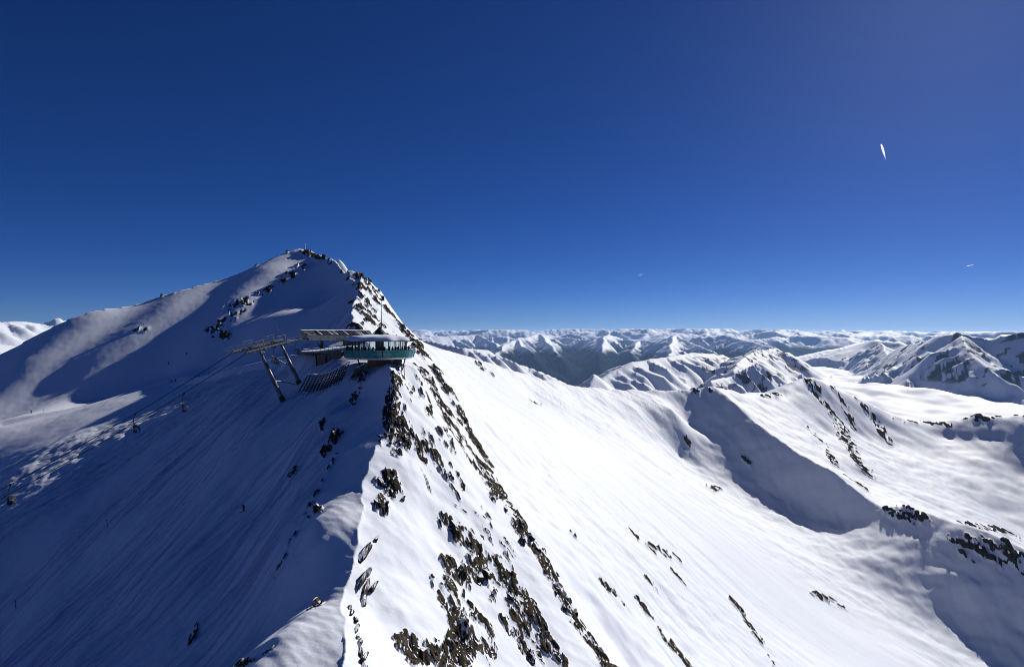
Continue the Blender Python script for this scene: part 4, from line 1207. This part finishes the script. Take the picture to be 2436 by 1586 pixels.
def build_terrace():
    root = empty("station_terrace", P(775, 836, 170))
    o = root.location.copy()
    tag(root, "flat snow-covered arrival platform with wooden edge below the lift station", "platform")
    f = [Vector(P(716, 838, 168)), Vector(P(756, 837, 166)), Vector(P(812, 831, 163)), Vector(P(838, 826, 162)), Vector(P(850, 824, 172)), Vector(P(770, 828, 182)), Vector(P(722, 832, 180))]
    top = [p - o for p in f]
    n = len(top)
    v = top + [p - Vector((0, 0, 0.45)) for p in top]
    MB().add(v, [tuple(range(n)), tuple(range(n, 2 * n))[::-1]] + [(i, (i + 1) % n, n + (i + 1) % n, n + i) for i in range(n)]).build("platform_slab", GREYWOOD, root)
    v = [p + Vector((0, 0, 0.02)) for p in top] + [p * 0.985 + Vector((0, 0, 0.32)) for p in top]
    MB().add(v, [tuple(range(n, 2 * n))] + [(i, (i + 1) % n, n + (i + 1) % n, n + i) for i in range(n)]).build("snow_cover", SNOW, root)
    for i in range(14):
        t = i / 13.0
        p = top[0].lerp(top[3], t) if False else (top[0].lerp(top[1], t / 0.33) if t < 0.33 else (top[1].lerp(top[2], (t - 0.33) / 0.45) if t < 0.78 else top[2].lerp(top[3], (t - 0.78) / 0.22)))
        MB().tube(p, p + Vector((0, 0, 1.15)), 0.035, n=5).build("railing_post", DARKSTEEL, root)
    for h in (0.7, 1.12):
        m = MB()
        for p, q in ((top[0], top[1]), (top[1], top[2]), (top[2], top[3])):
            m.tube(p + Vector((0, 0, h)), q + Vector((0, 0, h)), 0.025, n=5)
        m.build("railing_wire", DARKSTEEL, root)
    return root
build_terrace()

def build_retaining_wall():
    root = empty("retaining_wall", P(770, 872, 163))
    o = root.location.copy()
    tag(root, "dark timber retaining wall on steep snow under the station platform", "wall")
    tl = [P(752, 842, 165.5), P(775, 842, 163.2), P(812, 836, 161.5)]
    bl = [P(754, 880, 165.0), P(778, 876, 163.0), P(812, 850, 161.3)]
    rnd = random.Random(6)
    k = 20
    for i in range(k):
        def at(line, t):
            return Vector(line[0]).lerp(Vector(line[1]), t * 2) if t < 0.5 else Vector(line[1]).lerp(Vector(line[2]), t * 2 - 1)
        a0, a1 = at(tl, i / k), at(tl, (i + 0.92) / k)
        b0, b1 = at(bl, i / k), at(bl, (i + 0.92) / k)
        off = Vector((0, 0.22 + rnd.uniform(0, 0.05), 0))
        v = [a0, a1, b1, b0, a0 + off, a1 + off, b1 + off, b0 + off]
        MB().add([p - o for p in v], [(0, 1, 2, 3), (7, 6, 5, 4), (0, 4, 5, 1), (1, 5, 6, 2), (2, 6, 7, 3), (3, 7, 4, 0)]).build("board", GREYWOOD if rnd.random() < 0.6 else WOOD, root)
    for t in (0.0, 0.5, 1.0):
        p, q = (Vector(tl[int(t * 2)]), Vector(bl[int(t * 2)]))
        MB().bar(p - o + Vector((0, -0.15, 0)), q - o + Vector((0, -0.15, -0.6)), 0.25, 0.25).build("post", RUST, root)
    return root
build_retaining_wall()

# ------------------------------------------------------------------ lift tower, cables, chairs
T0, T1 = Vector(P(562, 839, 146)), Vector(P(697, 805, 163))
def build_tower():
    f1, f2 = Vector(P(677, 962, 148.3)), Vector(P(715, 918, 159.3))
    root = empty("lift_tower", (f1 + f2) / 2)
    tag(root, "two-legged leaning steel lift tower with long roller head on shaded snow", "lift tower")
    o = root.location.copy()
    ax = (T1 - T0).normalized()
    side = ax.cross(Vector((0, 0, 1))).normalized()
    up = side.cross(ax)
    h1, h2 = T0.lerp(T1, 0.36), T0.lerp(T1, 0.75)
    for f, h in ((f1, h1), (f2, h2)):
        leg = MB()
        dirv = (h - f)
        pts = [f - dirv * 0.04, f + dirv * 0.38, f + dirv * 0.70, h - up * 0.35]
        rr = [0.62, 0.52, 0.43, 0.36]
        lg = MB().tube(pts[0] - o, pts[1] - o, rr[0], rr[1], 16).tube(pts[1] - o, pts[2] - o, rr[1] - 0.02, rr[2], 16).tube(pts[2] - o, pts[3] - o, rr[2] - 0.02, rr[3], 16).build("leg", STEEL, root, True)
        for p, r in ((pts[1], rr[1]), (pts[2], rr[2])):
            MB().tube(p - dirv.normalized() * 0.08 - o, p + dirv.normalized() * 0.08 - o, r + 0.10, n=16).build("flange", STEEL, lg)
        MB().tube(f - dirv * 0.06 - o, f + dirv * 0.13 - o, 0.74, 0.70, 16).build("footing_sleeve", RUST, root, True)
        MB().bar(h - side * 2.9 - up * 0.2 - o, h + side * 2.9 - up * 0.2 - o, 0.5, 0.55).build("cross_arm", STEEL, root)
        # lifting frame above the arm
        for s in (-1, 1):
            b = h + side * (2.3 * s)
            fr = MB()
            fr.bar(b - o, b + up * 2.0 - o, 0.14, 0.14); fr.bar(b + up * 2.0 - ax * 2.6 - o, b + up * 2.0 + ax * 0.6 - o, 0.12, 0.12); fr.bar(b - ax * 1.2 + up * 0.2 - o, b + up * 2.0 - ax * 2.5 - o, 0.09, 0.09)
            fr.build("lifting_frame", STEEL, root)
    # braces between and behind the legs
    MB().tube(f1.lerp(h1, 0.42) - o, f2.lerp(h2, 0.02) - o, 0.11, n=8).build("brace", STEEL, root)
    MB().tube(h1 - up * 0.5 - o, f2.lerp(h2, 0.44) - o, 0.10, n=8).build("brace", STEEL, root)
    for s, nm in ((-1, "near"), (1, "far")):
        c0, c1 = T0 + side * (2.6 * s), T1 + side * (2.6 * s)
        MB().bar(c0.lerp(c1, 0.06) - o, c0.lerp(c1, 0.94) - o, 0.22, 0.30).build("roller_beam", STEEL, root)
        cw = MB()
        for q in (0.9, 1.6):
            cw.bar(c0.lerp(c1, 0.02) + side * (q * s) + up * 0.1 - o, c0.lerp(c1, 0.98) + side * (q * s) + up * 0.1 - o, 0.07, 0.10)
        for i in range(20):
            p = c0.lerp(c1, 0.02 + 0.96 * i / 19)
            cw.bar(p + side * (0.9 * s) + up * 0.1 - o, p + side * (1.6 * s) + up * 0.1 - o, 0.06, 0.05)
            if i % 2 == 0:
                cw.bar(p + side * (1.6 * s) + up * 0.1 - o, p + side * (1.6 * s) + up * 1.0 - o, 0.05, 0.05)
        cw.bar(c0.lerp(c1, 0.02) + side * (1.6 * s) + up * 1.0 - o, c0.lerp(c1, 0.98) + side * (1.6 * s) + up * 1.0 - o, 0.05, 0.05)
        cw.build("catwalk", STEEL, root)
        for i in range(16):
            p = c0.lerp(c1, (i + 0.5) / 16) - up * 0.28
            MB().tube(p - side * 0.08 - o, p + side * 0.08 - o, 0.26, n=12).build("roller", BLACK, root)
    # striped wind pole
    b = h2 + up * 1.9
    for i in range(6):
        MB().tube(b + Vector((-0.06 * i, 0, 0.42 * i)) - o, b + Vector((-0.06 * (i + 1), 0, 0.42 * (i + 1))) - o, 0.07, n=6).build("wind_pole_band", WHITE if i % 2 else BLACK, root)
    return root, ax, side, up
TOWER, AX, SIDE, UP = build_tower()

CAB_END = Vector((-130.0, 133.0, -43.0))
def cable_pt(s, t):
    """t 0 at the tower, 1 near the left edge of the view; s -1 near rope, 1 far rope"""
    a = T0 + SIDE * (2.6 * s) - UP * 0.55; b = CAB_END + SIDE * (2.6 * s)
    p = a.lerp(b, t)
    p.z -= 1.2 * 4 * t * (1 - t) * (1 if t <= 1 else 0)
    return p
def build_cable(s, label):
    a = T1 + SIDE * (2.6 * s) - UP * 0.55
    st = Vector(P(726, 806, 174)) + Vector((0, 2.0 * (s + 1), 0))
    pts = [st, a] + [cable_pt(s, t) for t in np.linspace(0, 1.0, 16)] + [cable_pt(s, 1.0) + (cable_pt(s, 1.0) - cable_pt(s, 0.9)) * k for k in (2.0, 4.0)]
    m = MB()
    for p, q in zip(pts[:-1], pts[1:]):
        m.tube(p - pts[1], q - pts[1], 0.08, n=6)
    o = m.build("haul_cable", BLACK)
    o.location = pts[1]
    tag(o, label, "cable", "ropes of the chairlift")
build_cable(-1, "steel haul rope carrying the hooded chairs, on the skier-facing side of the tower")
build_cable(1, "steel haul rope on the summit-facing side of the lift tower")

def build_chair():
    """six-seat chair with a dark hood; origin at the rope grip"""
    root = empty("lift_chair", (0, 0, 0))
    g = MB().box((0, 0, -0.08), (0.7, 0.22, 0.28)).tube((-0.28, -0.14, 0.02), (-0.28, 0.14, 0.02), 0.14, n=8).tube((0.28, -0.14, 0.02), (0.28, 0.14, 0.02), 0.14, n=8).build("grip", BLACK, root)
    m = MB(); pts = [Vector((0, 0, -0.1)), Vector((0, 0.25, -0.8)), Vector((0, 0.30, -1.6)), Vector((0, 0.05, -2.2))]
    for a, b in zip(pts[:-1], pts[1:]):
        m.tube(a, b, 0.07, n=8)
    m.build("hanger", DARKSTEEL, root)
    fr = MB()
    fr.bar((-1.35, 0.05, -2.2), (1.35, 0.05, -2.2), 0.12, 0.12)
    for s in (-1, 1):
        fr.tube((s * 1.35, 0.05, -2.2), (s * 1.4, 0.35, -3.3), 0.05, n=6); fr.tube((s * 1.4, 0.35, -3.3), (s * 1.4, -0.35, -3.45), 0.05, n=6)
    fr.build("frame", DARKSTEEL, root)
    for k in range(6):
        x = -1.16 + 0.465 * k
        MB().box((x, -0.05, -3.40), (0.43, 0.5, 0.11)).build("seat", SEATPAD, root)
        MB().box((x, 0.27, -3.0), (0.43, 0.10, 0.62)).build("backrest", SEATPAD, root)
    # hood, pulled down over the seats
    hd = MB(); V = []; n, mm = 10, 9
    for i in range(n + 1):
        x = -1.55 + 3.1 * i / n
        k = math.sqrt(max(0.0, 1 - (x / 1.62) ** 2)) * 0.35 + 0.65
        for j in range(mm + 1):
            t = rad(60 + 150 * j / mm)
            V.append((x, 0.02 + 0.80 * k * math.cos(t) * 1.0, -3.0 + 0.85 * k * math.sin(t)))
    hd.add(V, [(i * (mm + 1) + j, (i + 1) * (mm + 1) + j, (i + 1) * (mm + 1) + j + 1, i * (mm + 1) + j + 1) for i in range(n) for j in range(mm)])
    hd.build("hood", BLACK, root, True)
    fb = MB()
    fb.bar((-1.2, -0.75, -3.15), (1.2, -0.75, -3.15), 0.06, 0.06)
    for x in (-1.0, -0.35, 0.35, 1.0):
        fb.tube((x, -0.75, -3.15), (x, -0.72, -3.95), 0.03, n=5); fb.bar((x - 0.25, -0.72, -3.95), (x + 0.25, -0.72, -3.95), 0.05, 0.05)
    fb.build("footrest", STEEL, root)
    return root

def place_chairs():
    proto = build_chair()
    rz = math.atan2(AX.y, AX.x) + rad(60)
    def t_for(px, s):
        best = min(np.linspace(0, 1.05, 600), key=lambda t: abs(1218 + FPX * cable_pt(s, t).x / cable_pt(s, t).y - px))
        return cable_pt(s, best)
    st = Vector(P(726, 806, 174)); a = T1 + SIDE * -2.6 - UP * 0.55
    spots = [(t_for(25, -1), "hooded chairlift chair nearest the edge of the view, low over lit moguls"),
             (t_for(322, -1), "hooded chairlift chair halfway down the cable over skied snow"),
             (t_for(438, 1), "chairlift chair hanging just below the groomed piste edge and skiers"),
             (T0.lerp(T1, 0.52) + SIDE * 2.6 - UP * 0.55, "chairlift chair passing between the two legs of the lift tower"),
             (a.lerp(st, 0.55), "chairlift chair about to enter the lift station")]
    for i, (p, lab) in enumerate(spots):
        c = proto if i == 0 else copy_tree(proto)
        c.location = p; c.rotation_euler = (0, 0, rz); c.scale = (1.3, 1.3, 1.3)
        tag(c, lab, "lift chair", "chairs on the lift")
place_chairs()

# ------------------------------------------------------------------ snow barriers under the restaurant
def build_barrier(line, height, nposts, nrails, label, lean=(0.0, 0.55)):
    base = [ground(*p) for p in line]
    base = [b for b in base if b]
    root = empty("snow_barrier", base[0])
    o = root.location.copy()
    tag(root, label, "snow barrier", "steel snow barriers below the restaurant")
    def at(t):
        k = t * (len(base) - 1); i = min(int(k), len(base) - 2)
        return base[i].lerp(base[i + 1], k - i)
    top = Vector((0.35, 0.42, 1.0)) * height
    rnd = random.Random(nposts)
    for i in range(nposts):
        b = at(i / (nposts - 1)); tt = b + top * rnd.uniform(0.9, 1.06)
        MB().bar(b - top * 0.12 - o, tt - o, 0.16, 0.16).build("post", RUST, root)
        MB().bar(b + Vector((-0.6, -1.6, -1.3)) - o, b + top * 0.62 - o, 0.10, 0.10).build("prop", RUST, root)
    for j in range(nrails):
        for i in range(nposts - 1):
            if rnd.random() < 0.10:
                continue
            h = 0.10 + 0.88 * j / (nrails - 1)
            p = at(i / (nposts - 1)) + top * h + Vector((0, -0.12, rnd.uniform(-0.05, 0.05))); q = at((i + 1) / (nposts - 1)) + top * h + Vector((0, -0.12, rnd.uniform(-0.05, 0.05)))
            MB().bar(p - o, q - o, 0.10, 0.13).build("rail", RUST, root)
    sn = MB()
    for i in range(nposts - 1):
        p = at(i / (nposts - 1)) + top * 1.01; q = at((i + 1) / (nposts - 1)) + top * 1.01
        sn.bar(p - o, q - o, 0.5, 0.22)
    sn.build("snow_cap", SNOW, root)
    return root
build_barrier([(712, 936), (738, 931), (765, 925), (790, 914), (812, 903)], 4.6, 14, 9, "large slatted steel snow barrier with snow cap beside the lift tower foot")
build_barrier([(836, 897), (846, 895), (857, 893)], 2.6, 6, 5, "small slatted steel snow barrier close under the round restaurant")

# ------------------------------------------------------------------ skiers, marker poles, summit cross, contrails
def skier(px, py, k, label, rz, group=None):
    g = ground(px, py)
    if g is None:
        return
    person_at(g, SKI[k], label, group, rz, True)
skier(581, 1216, 0, "skier in black alone on the wide shaded slope nearest the camera", rad(150))
skier(408, 916, 0, "skier in dark clothes in the pair stopped at the piste edge, further down the piste", rad(100))
skier(418, 914, 1, "skier in navy in the pair stopped at the piste edge, nearer the hanging chair", rad(80))
skier(464, 902, 0, "first of two skiers following each other up the bright piste edge above the chair", rad(-60))
skier(474, 900, 3, "second of two skiers close together on the piste edge, in brown", rad(-70))
skier(498, 895, 0, "single skier in black standing wide on the bright piste edge", rad(120))
skier(590, 872, 2, "skier in a dark red jacket on the piste just below the lift tower head", rad(100))
skier(712, 843, 1, "skier in navy leaving the station platform onto the piste", rad(110))
skier(75, 998, 0, "lone distant skier on the lower end of the piste by the bright snow patch", rad(90))
skier(444, 856, 0, "tiny skier on the far shaded slope above the piste", rad(90))
skier(401, 874, 0, "tiny skier at the lower end of the faint sunlit strip on the far slope", rad(90))

def pole(px, py, h, label):
    g = ground(px, py)
    root = empty("marker_pole", g)
    tag(root, label, "marker pole", "piste marker poles")
    MB().tube((0, 0, -0.3), (-0.12 * h, 0, h), 0.06, 0.05, 6).build("rod", BLACK, root)
    MB().tube((-0.10 * h, 0, h * 0.86), (-0.125 * h, 0, h * 1.04), 0.11, n=8).build("top_marker", REDP, root)
pole(256, 1252, 1.9, "thin dark piste marker pole on the shaded slope below the lit moguls")
pole(38, 1448, 1.9, "thin dark piste marker pole on the lowest shaded part of the slope")
pole(105, 992, 1.6, "short marker pole beside the far end of the piste")

def build_cross():
    g = ground(727, 606)
    root = empty("summit_cross", (g.x, g.y, g.z - 0.4))
    tag(root, "pale summit cross standing on the highest snowy peak", "cross")
    MB().box((0, 0, 2.7), (0.22, 0.22, 5.4)).build("upright", WHITE, root)
    MB().box((0, 0, 4.0), (2.0, 0.20, 0.22)).build("crossbar", WHITE, root)
build_cross()

def build_contrail(px, py, px2, py2, dist, w, label, streaks=2):
    m, nt, out = (None, None, None)
    mat = MATS.get("contrail_ice")
    if mat is None:
        mat, nt, out = new_mat("contrail_ice")
        vs = N(nt, "ShaderNodeVolumePrincipled")
        vs.inputs["Color"].default_value = (1, 1, 1, 1); vs.inputs["Density"].default_value = 0.006; vs.inputs["Anisotropy"].default_value = 0.5
        nt.links.new(vs.outputs[0], out.inputs["Volume"])
    a, b = Vector(P(px, py, dist)), Vector(P(px2, py2, dist * 1.06))
    root = empty("contrail", a)
    tag(root, label, "contrail", "aircraft trails")
    d = b - a
    sd = d.cross(Vector((0, 1, 0))).normalized()
    for k in range(streaks):
        off = sd * (w * 1.15 * (k - (streaks - 1) / 2.0))
        n, q = 14, 8
        r = lambda t: max(0.5, 0.5 * w * (0.25 + 1.6 * math.sin(math.pi * min(1, t * 1.1 + 0.06)) ** 0.8 * (1 - 0.75 * t)))
        u = d.orthogonal().normalized(); w2 = d.normalized().cross(u)
        V = [d * (i / n) + off * (1.2 * i / n) + u * (r(i / n) * math.cos(2 * math.pi * j / q)) + w2 * (r(i / n) * math.sin(2 * math.pi * j / q)) for i in range(n + 1) for j in range(q)]
        F = [(i * q + j, i * q + (j + 1) % q, (i + 1) * q + (j + 1) % q, (i + 1) * q + j) for i in range(n) for j in range(q)] + [tuple(range(q))[::-1], tuple(range(n * q, n * q + q))]
        mb = MB().add(V, F)
        mb.build("vapour_streak", mat, root, True)
build_contrail(2096, 343, 2107, 378, 30000, 70, "short bright double vapour trail high in the blue sky")
build_contrail(2300, 633, 2320, 629, 60000, 35, "faint thin vapour trail low in the sky over the craggy massif", 1)
build_contrail(1519, 656, 1531, 650, 60000, 30, "tiny faint vapour trail above the middle of the distant ranges", 1)

# ------------------------------------------------------------------ the air
def build_haze():
    m, nt, out = new_mat("mountain_air")
    v = N(nt, "ShaderNodeVolumePrincipled")
    v.inputs["Color"].default_value = (0.34, 0.58, 1.0, 1)
    v.inputs["Density"].default_value = 1.5e-5
    v.inputs["Anisotropy"].default_value = 0.25
    nt.links.new(v.outputs[0], out.inputs["Volume"])
    me = bpy.data.meshes.new("haze")
    bm = bmesh.new()
    bmesh.ops.create_cube(bm, size=1.0)
    zs = []
    for t in (RIDGE, VALLEY, DISTANT):
        a = np.empty(len(t.data.vertices) * 3, np.float32); t.data.vertices.foreach_get("co", a)
        zs += [a[2::3].min(), a[2::3].max()]
    S, lo, hi = 64000.0, float(min(zs)) - 5.0, float(max(zs)) + 15.0
    for q in bm.verts:
        q.co = (q.co.x * 2 * S, q.co.y * 2 * S, lo if q.co.z < 0 else hi)
    bm.to_mesh(me); bm.free()
    me.materials.append(m)
    o = bpy.data.objects.new("haze", me)
    COL.objects.link(o)
    o["kind"] = "stuff"
    return o
HAZE = build_haze()
